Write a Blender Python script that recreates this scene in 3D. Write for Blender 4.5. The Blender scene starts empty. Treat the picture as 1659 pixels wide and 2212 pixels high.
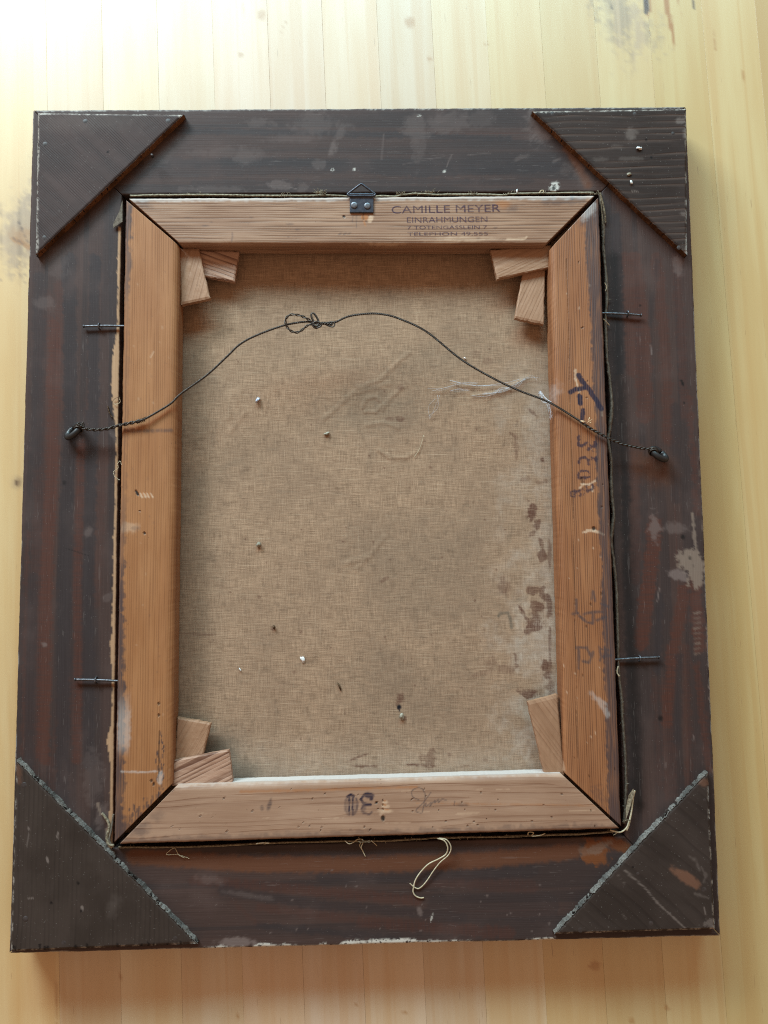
import bpy, math, random
import numpy as np
from mathutils import Matrix, Vector

random.seed(7)
rng = np.random.default_rng(7)
SC = bpy.context.scene
COL = SC.collection

# ------------------------------------------------------------------ camera
ROT = np.array([[0.999711, -0.013173, 0.020106], [0.011424, 0.996339, 0.084724], [-0.021149, -0.08447, 0.996202]])
EYE = np.array([0.00101, -0.05712, 0.67058])
FOC, PCX, PCY = 1790.0, 829.5, 1106.0          # measured on the photograph at 1659 x 2212
cam_d = bpy.data.cameras.new('camera')
cam_d.sensor_fit = 'VERTICAL'
cam_d.sensor_height = 24.0
cam_d.lens = 24.0 * FOC / 2212.0
cam_d.clip_start, cam_d.clip_end = 0.01, 50.0
cam = bpy.data.objects.new('camera', cam_d)
COL.objects.link(cam)
cam.matrix_world = Matrix.Translation(EYE.tolist()) @ Matrix(ROT.T.tolist()).to_4x4()
SC.camera = cam

# ------------------------------------------------------------------ light
world = bpy.data.worlds.new('World')
SC.world = world
world.use_nodes = True
bg = world.node_tree.nodes['Background']
bg.inputs[0].default_value = (1.0, 0.65, 0.43, 1)
bg.inputs[1].default_value = 0.42


def window_light(name, loc, target, sx, sy, power, colour):
    d = bpy.data.lights.new(name, 'AREA')
    d.shape = 'RECTANGLE'
    d.size, d.size_y = sx, sy
    d.energy = power
    d.color = colour
    o = bpy.data.objects.new(name, d)
    COL.objects.link(o)
    o.location = loc
    o.rotation_euler = (Vector(target) - Vector(loc)).to_track_quat('-Z', 'Y').to_euler()
    return o


window_light('window_light', (-1.15, 1.90, 0.98), (0, 0.05, 0), 1.0, 0.42, 50, (0.92, 0.97, 1.0))
window_light('upper_window_light', (-0.25, 1.85, 1.06), (0.0, 0.30, 0), 2.6, 0.58, 72, (0.46, 0.86, 1.0))

SC.view_settings.view_transform = 'Standard'
SC.view_settings.look = 'None'
SC.view_settings.gamma = 1.0
SC.view_settings.exposure = 0.12
SC.cycles.max_bounces = 8
SC.cycles.use_denoising = False
SC.cycles.filter_width = 1.1


# ------------------------------------------------------------------ measuring
def U(u, v, z):
    """point of the photograph -> x, y on the level z"""
    d = ROT.T @ np.array([(u - PCX) / FOC, (PCY - v) / FOC, -1.0])
    k = (z - EYE[2]) / d[2]
    p = EYE + k * d
    return np.array([p[0], p[1]])


def U3(u, v, z):
    return np.array([*U(u, v, z), z])


def PX(P):
    q = (P - EYE) @ ROT.T
    return PCX + FOC * q[..., 0] / -q[..., 2], PCY - FOC * q[..., 1] / -q[..., 2]


# ------------------------------------------------------------------ numpy noise and paint masks
def _hash(ix, iy, seed):
    h = (ix.astype(np.int64) * 374761393 + iy.astype(np.int64) * 668265263 + seed * 1442695041) & 0xFFFFFFFF
    h = ((h ^ (h >> 13)) * 1274126177) & 0xFFFFFFFF
    return ((h ^ (h >> 16)) & 0xFFFF) / 65535.0


def vn(x, y, seed=0):
    x, y = np.broadcast_arrays(np.asarray(x, float), np.asarray(y, float))
    ix, iy = np.floor(x), np.floor(y)
    fx, fy = x - ix, y - iy
    fx, fy = fx * fx * (3 - 2 * fx), fy * fy * (3 - 2 * fy)
    a, b = _hash(ix, iy, seed), _hash(ix + 1, iy, seed)
    c, d = _hash(ix, iy + 1, seed), _hash(ix + 1, iy + 1, seed)
    return (a + (b - a) * fx) * (1 - fy) + (c + (d - c) * fx) * fy


def fbm(x, y, seed=0, n=4):
    t, a, w = 0.0, 0.5, 0.0
    for i in range(n):
        t = t + a * vn(x * 2 ** i, y * 2 ** i, seed + i * 17)
        w += a
        a *= 0.5
    return t / w


def sstep(a, b, x):
    t = np.clip((x - a) / (b - a), 0, 1)
    return t * t * (3 - 2 * t)


class Paint:
    """marks (ink, stains, bare wood, dirt, painted light and shade) on the vertices of one surface"""

    def __init__(self, P, seed=0):
        self.u, self.v = PX(P)
        self.n = fbm(self.u / 9, self.v / 9, seed, 3) - 0.5
        self.m = fbm(self.u / 40, self.v / 40, seed + 5, 3) - 0.5
        self.f = fbm(self.u / 3.0, self.v / 3.0, seed + 9, 2) - 0.5
        self.L = {}

    def layer(self, name):
        if name not in self.L:
            self.L[name] = np.zeros_like(self.u)
        return self.L[name]

    def put(self, name, mask):
        a = self.layer(name)
        np.maximum(a, np.clip(mask, 0, 1), out=a)

    def stroke(self, name, pts, w, soft=1.5, k=1.0, rough=0.0, taper=False):
        pts = np.array(pts, float)
        best = np.full(self.u.shape, 1e9)
        for i in range(len(pts) - 1):
            a, b = pts[i], pts[i + 1]
            d = b - a
            L2 = max((d ** 2).sum(), 1e-9)
            t = np.clip(((self.u - a[0]) * d[0] + (self.v - a[1]) * d[1]) / L2, 0, 1)
            dd = np.hypot(self.u - a[0] - t * d[0], self.v - a[1] - t * d[1])
            if taper:
                dd = dd + w * 0.5 * (1 - (1 - (i + t) / (len(pts) - 1)))
            best = np.minimum(best, dd)
        best = best + rough * self.n * 2 + rough * self.f
        self.put(name, k * (1 - sstep(w / 2 - soft / 2, w / 2 + soft / 2, best)))

    def blob(self, name, cx, cy, rx, ry, ang=0, soft=0.3, k=1.0, rough=0.5):
        c, s = math.cos(math.radians(ang)), math.sin(math.radians(ang))
        x, y = self.u - cx, self.v - cy
        d = np.hypot((x * c + y * s) / rx, (-x * s + y * c) / ry)
        d = d + rough * (self.n * 1.2 + self.m * 1.2 + self.f * 0.5)
        self.put(name, k * (1 - sstep(1 - soft, 1 + soft, d)))


# ------------------------------------------------------------------ mesh helpers
def link(name, me, mat=None, parent=None):
    o = bpy.data.objects.new(name, me)
    COL.objects.link(o)
    if mat is not None:
        me.materials.append(mat)
    if parent is not None:
        o.parent = parent
    return o


def raw_mesh(name, V, quads, ngons=(), uv=None, attrs=None, smooth=True):
    me = bpy.data.meshes.new(name)
    V = np.ascontiguousarray(V, np.float32)
    me.vertices.add(len(V))
    me.vertices.foreach_set('co', V.ravel())
    loops = [np.asarray(quads, np.int32).ravel()] + [np.asarray(n, np.int32) for n in ngons]
    tot = [np.full(len(quads), 4, np.int32)] + [np.array([len(n)], np.int32) for n in ngons]
    loops, tot = np.concatenate(loops), np.concatenate(tot)
    start = np.concatenate([[0], np.cumsum(tot)[:-1]]).astype(np.int32)
    me.loops.add(len(loops))
    me.loops.foreach_set('vertex_index', loops)
    me.polygons.add(len(tot))
    me.polygons.foreach_set('loop_start', start)
    me.polygons.foreach_set('loop_total', tot)
    sm = np.full(len(tot), smooth, bool)
    if ngons:
        sm[-len(ngons):] = False
    me.polygons.foreach_set('use_smooth', sm)
    if uv is not None:
        l = me.uv_layers.new(name='UVMap')
        l.data.foreach_set('uv', np.ascontiguousarray(np.asarray(uv, np.float32)[loops]).ravel())
    for k, a in (attrs or {}).items():
        at = me.attributes.new(k, 'FLOAT', 'POINT')
        at.data.foreach_set('value', np.ascontiguousarray(a, np.float32).ravel())
    me.update(calc_edges=True)
    return me


def grid_quads(nu, nv, flip=False):
    i, j = np.meshgrid(np.arange(nu - 1), np.arange(nv - 1), indexing='ij')
    a = (i * nv + j).ravel()
    q = np.stack([a, a + nv, a + nv + 1, a + 1], 1)
    return q[:, ::-1] if flip else q


def bar_surface(O0, O1, I0, I1, prof, res, e_out=0.0, e_in=0.0, zn=0.0, seed=1, rounded=True):
    """sweep of a section (side, distance, z) between an outer and an inner line"""
    O0, O1, I0, I1 = map(np.asarray, (O0, O1, I0, I1))
    L = np.linalg.norm(O1 - O0)
    n = max(2, int(L / res))
    w = 0.5 * (np.linalg.norm(I0 - O0 - ((I0 - O0) @ (O1 - O0)) / L ** 2 * (O1 - O0)) + np.linalg.norm(I1 - O0 - ((I1 - O0) @ (O1 - O0)) / L ** 2 * (O1 - O0)))
    T, Z = [], []
    for side, d, z in prof:
        T.append(d / w if side == 'o' else 1 + d / w)
        Z.append(z)
    T, Z = np.array(T), np.array(Z)
    TT, ZZ = [T[0]], [Z[0]]
    for k in range(len(T) - 1):                  # subdivide the long runs
        seg = math.hypot((T[k + 1] - T[k]) * w, Z[k + 1] - Z[k])
        m = max(1, int(seg / res))
        for q in range(1, m + 1):
            TT.append(T[k] + (T[k + 1] - T[k]) * q / m)
            ZZ.append(Z[k] + (Z[k + 1] - Z[k]) * q / m)
    T, Z = np.array(TT), np.array(ZZ)
    s = np.linspace(0, 1, n)
    A = O0 + s[:, None] * (O1 - O0)
    B = I0 + s[:, None] * (I1 - I0)
    ax = (O1 - O0) / L
    perp = np.array([ax[1], -ax[0]])
    if perp @ (I0 - O0) < 0:
        perp = -perp
    jo = (fbm(s * L * 60, 0.3, seed) - 0.5) * 2 * e_out + (fbm(s * L * 400, 1.3, seed + 2, 2) - 0.5) * e_out
    ji = (fbm(s * L * 60, 4.3, seed + 3) - 0.5) * 2 * e_in + (fbm(s * L * 400, 2.3, seed + 4, 2) - 0.5) * e_in
    XY = A[:, None, :] * (1 - T)[None, :, None] + B[:, None, :] * T[None, :, None]
    tc = np.clip(T, 0, 1)
    XY = XY + (jo[:, None] * (1 - tc) ** 3 + ji[:, None] * tc ** 3)[..., None] * perp
    zz = np.broadcast_to(Z, (n, len(Z))).copy()
    if zn:
        top = (Z > Z.max() - 0.004)
        zz += top * (fbm(s[:, None] * L * 25, T[None, :] * 3, seed + 8) - 0.5) * 2 * zn
    P = np.concatenate([XY, zz[..., None]], 2)
    arc = np.concatenate([[0], np.cumsum(np.hypot(np.diff(T) * w, np.diff(Z)))])
    uvu = (XY - O0) @ ax
    UVs = np.stack([uvu, np.broadcast_to(arc, uvu.shape)], 2)
    flip = (ax[0] * perp[1] - ax[1] * perp[0]) < 0
    return P, UVs, flip


def bar_object(name, P, UVs, flip, attrs, mat, parent, caps=True):
    nu, nv = P.shape[:2]
    ng = []
    if caps:
        a, b = list(range(nv)), list(range((nu - 1) * nv, nu * nv))
        ng = [a if flip else a[::-1], b[::-1] if flip else b]
        ng = [ng[0][::-1], ng[1][::-1]]
    me = raw_mesh(name, P.reshape(-1, 3), grid_quads(nu, nv, flip), ng, UVs.reshape(-1, 2),
                  {k: a.reshape(-1) for k, a in attrs.items()})
    return link(name, me, mat, parent)


class MB:
    """collects small shapes into one mesh"""

    def __init__(self):
        self.v, self.f, self.uv = [], [], []

    def add(self, V, F):
        b = len(self.v)
        self.v += [tuple(map(float, p)) for p in V]
        self.f += [tuple(b + i for i in f) for f in F]

    def tube(self, pts, r, sides=7, closed=False, taper=None):
        pts = np.asarray(pts, float)
        n = len(pts)
        rr = np.full(n, r) if np.isscalar(r) else np.asarray(r)
        if closed:
            tan = np.roll(pts, -1, 0) - np.roll(pts, 1, 0)
        else:
            tan = np.gradient(pts, axis=0)
        tan /= np.linalg.norm(tan, axis=1)[:, None] + 1e-12
        ref = np.array([0, 0, 1.0]) if abs(tan[0][2]) < 0.9 else np.array([1.0, 0, 0])
        nrm = np.cross(tan[0], ref)
        nrm /= np.linalg.norm(nrm)
        V = []
        for i in range(n):
            nrm = nrm - (nrm @ tan[i]) * tan[i]
            nrm /= np.linalg.norm(nrm) + 1e-12
            bi = np.cross(tan[i], nrm)
            for k in range(sides):
                a = 2 * math.pi * k / sides
                V.append(pts[i] + rr[i] * (math.cos(a) * nrm + math.sin(a) * bi))
        F = []
        for i in range(n if closed else n - 1):
            for k in range(sides):
                j = (i + 1) % n
                F.append((i * sides + k, i * sides + (k + 1) % sides, j * sides + (k + 1) % sides, j * sides + k))
        if not closed:
            F.append(tuple(range(sides))[::-1])
            F.append(tuple((n - 1) * sides + k for k in range(sides)))
        self.add(V, F)

    def disc(self, c, r, h, sides=18, dome=0.3, axis=(0, 0, 1)):
        q = Vector(axis).to_track_quat('Z', 'Y')
        rings = [(1.0, 0.0), (1.0, h * 0.6), (0.85, h * (1 - 0.4 * (1 - dome))), (0.5, h)]
        V, F = [], []
        for s_, z_ in rings:
            for k in range(sides):
                a = 2 * math.pi * k / sides
                V.append(np.array(c) + np.array(q @ Vector((r * s_ * math.cos(a), r * s_ * math.sin(a), z_))))
        for i in range(len(rings) - 1):
            for k in range(sides):
                F.append((i * sides + k, i * sides + (k + 1) % sides, (i + 1) * sides + (k + 1) % sides, (i + 1) * sides + k))
        F.append(tuple((len(rings) - 1) * sides + k for k in range(sides)))
        F.append(tuple(range(sides))[::-1])
        self.add(V, F)

    def lump(self, c, rx, ry, rz, ang=0, seed=0, seg=10, rough=0.35):
        V, F = [], []
        R = seg // 2 + 1
        for i in range(R + 1):
            th = math.pi * i / R
            for k in range(seg):
                ph = 2 * math.pi * k / seg
                d = np.array([math.sin(th) * math.cos(ph), math.sin(th) * math.sin(ph), math.cos(th)])
                r = 1 + rough * (float(vn(d[0] * 1.7 + 5 + seed, d[1] * 1.7 + d[2] * 1.3 + 9, seed)) - 0.5) * 2
                x, y, z = d[0] * rx * r, d[1] * ry * r, d[2] * rz * r
                V.append((c[0] + x * math.cos(ang) - y * math.sin(ang), c[1] + x * math.sin(ang) + y * math.cos(ang), c[2] + z))
        for i in range(R):
            for k in range(seg):
                F.append((i * seg + k, (i + 1) * seg + k, (i + 1) * seg + (k + 1) % seg, i * seg + (k + 1) % seg))
        self.add(V, F)

    def build(self, name, mat, parent=None, smooth=True):
        me = bpy.data.meshes.new(name)
        me.from_pydata(self.v, [], self.f)
        if smooth:
            me.polygons.foreach_set('use_smooth', [True] * len(self.f))
        me.update()
        return link(name, me, mat, parent)


def crom(pts, per=8, closed=False):
    p = [np.asarray(q, float) for q in pts]
    n = len(p)
    out = []
    for i in range(n if closed else n - 1):
        p0 = p[(i - 1) % n] if closed or i > 0 else 2 * p[0] - p[1]
        p1, p2 = p[i], p[(i + 1) % n]
        p3 = p[(i + 2) % n] if closed or i + 2 < n else 2 * p[-1] - p[-2]
        for k in range(per):
            t = k / per
            out.append(0.5 * (2 * p1 + (p2 - p0) * t + (2 * p0 - 5 * p1 + 4 * p2 - p3) * t * t + (3 * p1 - p0 - 3 * p2 + p3) * t ** 3))
    if not closed:
        out.append(p[-1])
    return np.array(out)


def frame_vectors(pts):
    tan = np.gradient(pts, axis=0)
    tan /= np.linalg.norm(tan, axis=1)[:, None]
    up = np.array([0, 0, 1.0])
    a = np.cross(tan, up)
    a /= np.linalg.norm(a, axis=1)[:, None] + 1e-12
    return tan, a, np.cross(a, tan)


def twist(pts, n_strands, pitch, off, phase=0):
    """strands wound round a path"""
    d = np.concatenate([[0], np.cumsum(np.linalg.norm(np.diff(pts, axis=0), axis=1))])
    m = max(8, int(d[-1] / pitch * 12))
    dd = np.linspace(0, d[-1], m)
    q = np.stack([np.interp(dd, d, pts[:, k]) for k in range(3)], 1)
    _, a, b = frame_vectors(q)
    out = []
    for s in range(n_strands):
        ph = phase + 2 * math.pi * (dd / pitch + s / n_strands)
        out.append(q + off * (np.cos(ph)[:, None] * a + np.sin(ph)[:, None] * b))
    return out


def thing(name, label, cat, loc=(0, 0, 0), group=None):
    o = bpy.data.objects.new(name, None)
    COL.objects.link(o)
    o.location = loc
    tag(o, label, cat, group)
    return o


def tag(o, label, cat, group=None):
    o['label'] = label
    o['category'] = cat
    if group:
        o['group'] = group


# ------------------------------------------------------------------ materials
class M:
    def __init__(self, name):
        self.mat = bpy.data.materials.new(name)
        self.mat.use_nodes = True
        self.nt = self.mat.node_tree
        self.b = self.nt.nodes['Principled BSDF']
        self.out = self.nt.nodes['Material Output']

    def node(self, typ, ins=None, **props):
        n = self.nt.nodes.new(typ)
        for k, v in props.items():
            setattr(n, k, v)
        for k, v in (ins or {}).items():
            self.set(n.inputs[k], v)
        return n

    def set(self, sock, v):
        if isinstance(v, bpy.types.NodeSocket):
            self.nt.links.new(v, sock)
        elif isinstance(v, (tuple, list)) and len(v) == 3 and sock.type == 'RGBA':
            sock.default_value = (*v, 1)
        else:
            sock.default_value = v

    def uv(self, sx=1, sy=1, ox=0, oy=0):
        if not hasattr(self, '_uv'):
            self._uv = self.node('ShaderNodeUVMap').outputs[0]
        return self.node('ShaderNodeMapping', {'Vector': self._uv, 'Scale': (sx, sy, 1), 'Location': (ox, oy, 0)}).outputs[0]

    def obj(self, sx=1, sy=1, sz=1):
        c = self.node('ShaderNodeTexCoord').outputs['Object']
        return self.node('ShaderNodeMapping', {'Vector': c, 'Scale': (sx, sy, sz)}).outputs[0]

    def noise(self, vec, scale=1.0, detail=3, rough=0.55, dist=0.0):
        return self.node('ShaderNodeTexNoise', {'Vector': vec, 'Scale': scale, 'Detail': detail, 'Roughness': rough, 'Distortion': dist}).outputs[0]

    def attr(self, name):
        return self.node('ShaderNodeAttribute', attribute_name=name).outputs['Fac']

    def m(self, op, a, b=0.0, clamp=False):
        return self.node('ShaderNodeMath', {0: a, 1: b}, operation=op, use_clamp=clamp).outputs[0]

    def rng(self, f, a, b, lo=0.0, hi=1.0):
        return self.node('ShaderNodeMapRange', {0: f, 1: a, 2: b, 3: lo, 4: hi}, interpolation_type='SMOOTHSTEP').outputs[0]

    def mix(self, f, a, b, mode='MIX'):
        n = self.nt.nodes.new('ShaderNodeMix')
        n.data_type = 'RGBA'
        n.blend_type = mode
        self.set(n.inputs[0], f)
        self.set(n.inputs[6], a)
        self.set(n.inputs[7], b)
        return n.outputs[2]

    def sep(self, vec):
        return self.node('ShaderNodeSeparateXYZ', {0: vec}).outputs

    def bump(self, h, strength, dist):
        return self.node('ShaderNodeBump', {'Height': h, 'Strength': strength, 'Distance': dist}).outputs[0]

    def done(self, col, rough=0.5, spec=0.4, normal=None, metal=0.0, **kw):
        self.set(self.b.inputs['Base Color'], col)
        self.set(self.b.inputs['Roughness'], rough)
        self.set(self.b.inputs['Specular IOR Level'], spec)
        self.set(self.b.inputs['Metallic'], metal)
        if normal is not None:
            self.set(self.b.inputs['Normal'], normal)
        for k, v in kw.items():
            self.set(self.b.inputs[k.replace('_', ' ')], v)
        return self.mat


def tabletop_mat():
    m = M('varnished_tabletop')
    info = m.node('ShaderNodeObjectInfo')
    tint, rnd = info.outputs['Color'], info.outputs['Random']
    shift = m.node('ShaderNodeCombineXYZ', {0: m.m('MULTIPLY', rnd, 37.0), 1: m.m('MULTIPLY', rnd, 91.0)}).outputs[0]

    def suv(sx, sy):
        return m.node('ShaderNodeVectorMath', {0: m.uv(sx, sy), 1: shift}, operation='ADD').outputs[0]
    soft = m.noise(suv(5, 45), 1, 3)
    fib = m.noise(suv(14, 1500), 1, 2)
    band = m.noise(suv(1.6, 90), 1, 2, dist=0.6)
    tick = m.rng(m.noise(suv(45, 900), 1, 1), 0.735, 0.80)
    c = m.mix(m.rng(soft, 0.3, 0.7), tint, m.mix(1.0, tint, (0.90, 0.80, 0.66), 'MULTIPLY'))
    c = m.mix(m.m('MULTIPLY', m.rng(band, 0.50, 0.66), 0.60), c, m.mix(1.0, tint, (0.88, 0.74, 0.58), 'MULTIPLY'))
    c = m.mix(m.m('MULTIPLY', fib, 0.30), c, (0.46, 0.28, 0.13))
    c = m.mix(m.m('MULTIPLY', tick, 0.55), c, (0.22, 0.11, 0.045))
    c = m.mix(m.attr('swirl'), c, m.mix(m.rng(band, 0.35, 0.65), (0.38, 0.26, 0.16), (0.20, 0.135, 0.085)))
    c = m.mix(m.attr('streak'), c, (0.34, 0.15, 0.035))
    c = m.mix(m.attr('knot'), c, (0.07, 0.03, 0.013))
    h = m.m('ADD', m.m('MULTIPLY', fib, 0.3), m.noise(suv(30, 60), 1, 2))
    return m.done(c, m.rng(soft, 0.2, 0.8, 0.38, 0.48), 0.7, m.bump(h, 0.06, 0.0006), Coat_Weight=1.0, Coat_Roughness=0.36)


def pine_mat(name, base, line, pale, freq, strength, warp=1.5, fibre=0.25):
    m = M(name)
    x, y, _ = m.sep(m.uv())
    wob = m.noise(m.uv(5, 30), 1, 2)
    wob2 = m.noise(m.uv(1.5, 60, 3, 7), 1, 1)
    hue = m.noise(m.uv(1.2, 130, 8, 2), 1, 2)
    ph = m.m('ADD', m.m('MULTIPLY', y, freq), m.m('ADD', m.m('MULTIPLY', wob, warp), m.m('MULTIPLY', wob2, 4.0)))
    saw = m.m('FRACT', ph)
    rise = m.rng(saw, 0.25, 0.90)
    fall = m.rng(saw, 0.90, 1.0, 1.0, 0.0)
    ln = m.m('MULTIPLY', rise, fall)
    brk = m.rng(m.noise(m.uv(18, 300), 1, 2), 0.30, 0.62)
    ln = m.m('MULTIPLY', m.m('MULTIPLY', ln, brk), strength)
    fib = m.noise(m.uv(22, 2200), 1, 2)
    blot = m.noise(m.uv(14, 40), 1, 3)
    c = m.mix(m.rng(blot, 0.32, 0.70), base, pale)
    c = m.mix(m.m('MULTIPLY', fib, fibre), c, line)
    c = m.mix(m.m('MULTIPLY', m.rng(hue, 0.45, 0.7), 0.40), c, m.mix(0.55, base, line))
    c = m.mix(ln, c, line)
    speck = m.rng(m.noise(m.uv(260, 420), 1, 2), 0.70, 0.76)
    c = m.mix(m.m('MULTIPLY', speck, 0.5), c, (0.09, 0.04, 0.02))
    c = m.mix(m.attr('pale'), c, (0.52, 0.35, 0.235))
    c = m.mix(m.attr('amber'), c, (0.36, 0.13, 0.035))
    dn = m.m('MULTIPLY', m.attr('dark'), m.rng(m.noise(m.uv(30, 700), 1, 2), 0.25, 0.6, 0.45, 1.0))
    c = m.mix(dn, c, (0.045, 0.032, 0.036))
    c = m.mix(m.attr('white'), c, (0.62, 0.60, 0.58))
    ink = m.m('MULTIPLY', m.attr('ink'), m.rng(m.m('ADD', m.m('MULTIPLY', fib, 0.7), m.m('MULTIPLY', saw, 0.35)), 0.42, 0.70, 1.0, 0.72))
    c = m.mix(ink, c, (0.010, 0.008, 0.026))
    c = m.mix(m.m('MULTIPLY', m.attr('pencil'), m.rng(fib, 0.3, 0.6, 0.95, 0.5)), c, (0.05, 0.04, 0.045))
    c = m.mix(m.attr('hole'), c, (0.012, 0.008, 0.006))
    h = m.m('SUBTRACT', m.m('ADD', m.m('MULTIPLY', fib, 0.25), m.m('MULTIPLY', blot, 0.4)), m.m('ADD', ln, m.m('MULTIPLY', m.attr('hole'), 2.5)))
    return m.done(c, m.rng(fib, 0.3, 0.7, 0.50, 0.68), 0.35, m.bump(h, 0.5, 0.0006))


def rail_mat():
    m = M('stained_rail_wood')
    slate, brown, red = (0.046, 0.031, 0.029), (0.062, 0.037, 0.032), (0.084, 0.031, 0.023)
    band = m.noise(m.uv(1.3, 55), 1, 2, 0.4, 0.5)
    fib = m.noise(m.uv(12, 1400), 1, 3)
    hatch = m.noise(m.uv(700, 60), 1, 2)
    blot = m.noise(m.uv(16, 22), 1, 4)
    info = m.node('ShaderNodeObjectInfo').outputs['Random']
    c = m.mix(m.rng(band, 0.44, 0.49), slate, brown)
    c = m.mix(m.m('MULTIPLY', m.rng(band, 0.60, 0.66), 0.5), c, red)
    c = m.mix(m.m('MULTIPLY', m.attr('red'), m.rng(hatch, 0.3, 0.6, 0.45, 0.85)), c, (0.088, 0.031, 0.021))
    c = m.mix(m.attr('slate'), c, (0.038, 0.0285, 0.029))
    c = m.mix(m.m('MULTIPLY', m.rng(fib, 0.35, 0.7), 0.24), c, (0.014, 0.009, 0.009))
    c = m.mix(m.m('MULTIPLY', m.rng(blot, 0.50, 0.75), 0.40), c, (0.105, 0.066, 0.058))
    c = m.mix(m.m('MULTIPLY', m.attr('amber'), 0.85), c, (0.17, 0.055, 0.018))
    c = m.mix(m.attr('smudge'), c, (0.15, 0.11, 0.10))
    c = m.mix(m.attr('bare'), c, m.mix(fib, (0.235, 0.175, 0.138), (0.14, 0.098, 0.078)))
    c = m.mix(m.attr('raw'), c, m.mix(fib, (0.46, 0.29, 0.175), (0.33, 0.185, 0.10)))
    chip = m.rng(m.noise(m.uv(420, 420), 1, 2), 0.33, 0.5)
    c = m.mix(m.m('MULTIPLY', m.attr('white'), chip), c, (0.55, 0.52, 0.47))
    c = m.mix(m.attr('black'), c, (0.008, 0.007, 0.007))
    dust = m.rng(m.noise(m.obj(1100, 1100, 1100), 1, 0), 0.80, 0.84)
    c = m.mix(m.m('MULTIPLY', dust, 0.15), c, (0.4, 0.37, 0.34))
    scr = m.rng(m.noise(m.uv(60, 1000, 5, 3), 1, 0, 0.5, 1.5), 0.77, 0.80)
    c = m.mix(m.m('MULTIPLY', scr, 0.12), c, (0.3, 0.25, 0.23))
    h = m.m('ADD', m.m('ADD', m.m('MULTIPLY', fib, 0.45), m.m('MULTIPLY', hatch, 0.12)), m.m('MULTIPLY', blot, 0.6))
    return m.done(c, m.rng(blot, 0.3, 0.7, 0.48, 0.64), 0.18, m.bump(h, 0.45, 0.0005))


def block_mat(name, freq, strength, linec, base=(0.030, 0.023, 0.020)):
    m = M(name)
    x, y, _ = m.sep(m.uv())
    wob = m.noise(m.uv(9, 20), 1, 2)
    ph = m.m('ADD', m.m('MULTIPLY', y, freq), m.m('MULTIPLY', wob, 2.6))
    saw = m.m('FRACT', ph)
    ln = m.m('MULTIPLY', m.rng(saw, 0.4, 0.85), m.rng(saw, 0.85, 1.0, 1.0, 0.0))
    ln = m.m('MULTIPLY', ln, m.rng(m.noise(m.uv(12, 120), 1, 2), 0.36, 0.62))
    fib = m.noise(m.uv(18, 1700), 1, 2)
    blot = m.noise(m.uv(18, 26), 1, 4)
    c = m.mix(m.rng(blot, 0.35, 0.68), base, tuple(v * 1.45 for v in base))
    c = m.mix(m.m('MULTIPLY', fib, 0.3), c, (0.012, 0.009, 0.008))
    c = m.mix(m.m('MULTIPLY', ln, strength), c, linec)
    c = m.mix(m.attr('smudge'), c, (0.16, 0.125, 0.11))
    c = m.mix(m.attr('bare'), c, (0.22, 0.10, 0.06))
    c = m.mix(m.m('MULTIPLY', m.attr('white'), m.rng(m.noise(m.uv(500, 500), 1, 2), 0.3, 0.55)), c, (0.5, 0.45, 0.40))
    c = m.mix(m.attr('hole'), c, (0.008, 0.006, 0.006))
    dust = m.rng(m.noise(m.obj(1000, 1000, 1000), 1, 0), 0.80, 0.84)
    c = m.mix(m.m('MULTIPLY', dust, 0.15), c, (0.4, 0.37, 0.34))
    h = m.m('ADD', m.m('SUBTRACT', m.m('MULTIPLY', fib, 0.4), m.m('MULTIPLY', ln, strength)), m.m('MULTIPLY', blot, 0.5))
    return m.done(c, m.rng(blot, 0.3, 0.7, 0.50, 0.66), 0.12, m.bump(h, 0.45, 0.0005))


def linen_mat():
    m = M('old_linen')
    # threads with slubs: long noise along each direction
    wx = m.noise(m.uv(80, 1650), 1, 3, 0.62)
    wy = m.noise(m.uv(1650, 80, 4, 9), 1, 3, 0.62)
    slx = m.rng(m.noise(m.uv(28, 1900, 7, 1), 1, 1), 0.66, 0.74)
    sly = m.rng(m.noise(m.uv(1900, 28, 2, 5), 1, 1), 0.68, 0.76)
    fine = m.noise(m.uv(2300, 2300), 1, 1)
    cloud = m.noise(m.uv(16, 16), 1, 5, 0.65)
    cloud2 = m.noise(m.uv(120, 100, 3, 1), 1, 5, 0.75)
    w = m.m('ADD', m.m('MULTIPLY', wx, 0.45), m.m('ADD', m.m('MULTIPLY', wy, 0.37), m.m('MULTIPLY', fine, 0.18)))
    c = m.mix(m.rng(w, 0.34, 0.68), (0.200, 0.124, 0.078), (0.475, 0.314, 0.208))
    c = m.mix(m.m('MULTIPLY', m.rng(cloud, 0.36, 0.70), 0.45), c, (0.215, 0.140, 0.095))
    c = m.mix(m.m('MULTIPLY', m.rng(cloud2, 0.50, 0.76), 0.55), c, (0.130, 0.082, 0.054))
    c = m.mix(m.m('MULTIPLY', m.m('MAXIMUM', slx, m.m('MULTIPLY', sly, 0.7)), 0.55), c, (0.54, 0.40, 0.28))
    c = m.mix(m.m('MULTIPLY', m.attr('pale'), m.rng(w, 0.3, 0.7, 0.35, 0.75)), c, (0.52, 0.44, 0.37))
    c = m.mix(m.m('MULTIPLY', m.attr('grey'), 0.7), c, (0.10, 0.085, 0.066))
    c = m.mix(m.m('MULTIPLY', m.attr('brown'), m.rng(w, 0.35, 0.65, 1.0, 0.45)), c, (0.095, 0.036, 0.024))
    c = m.mix(m.attr('black'), c, (0.010, 0.009, 0.014))
    h = m.m('ADD', m.m('ADD', m.m('MULTIPLY', w, 1.0), m.m('MULTIPLY', fine, 0.4)), m.m('MULTIPLY', cloud2, 0.25))
    return m.done(c, 0.9, 0.15, m.bump(h, 0.55, 0.0006))


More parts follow.
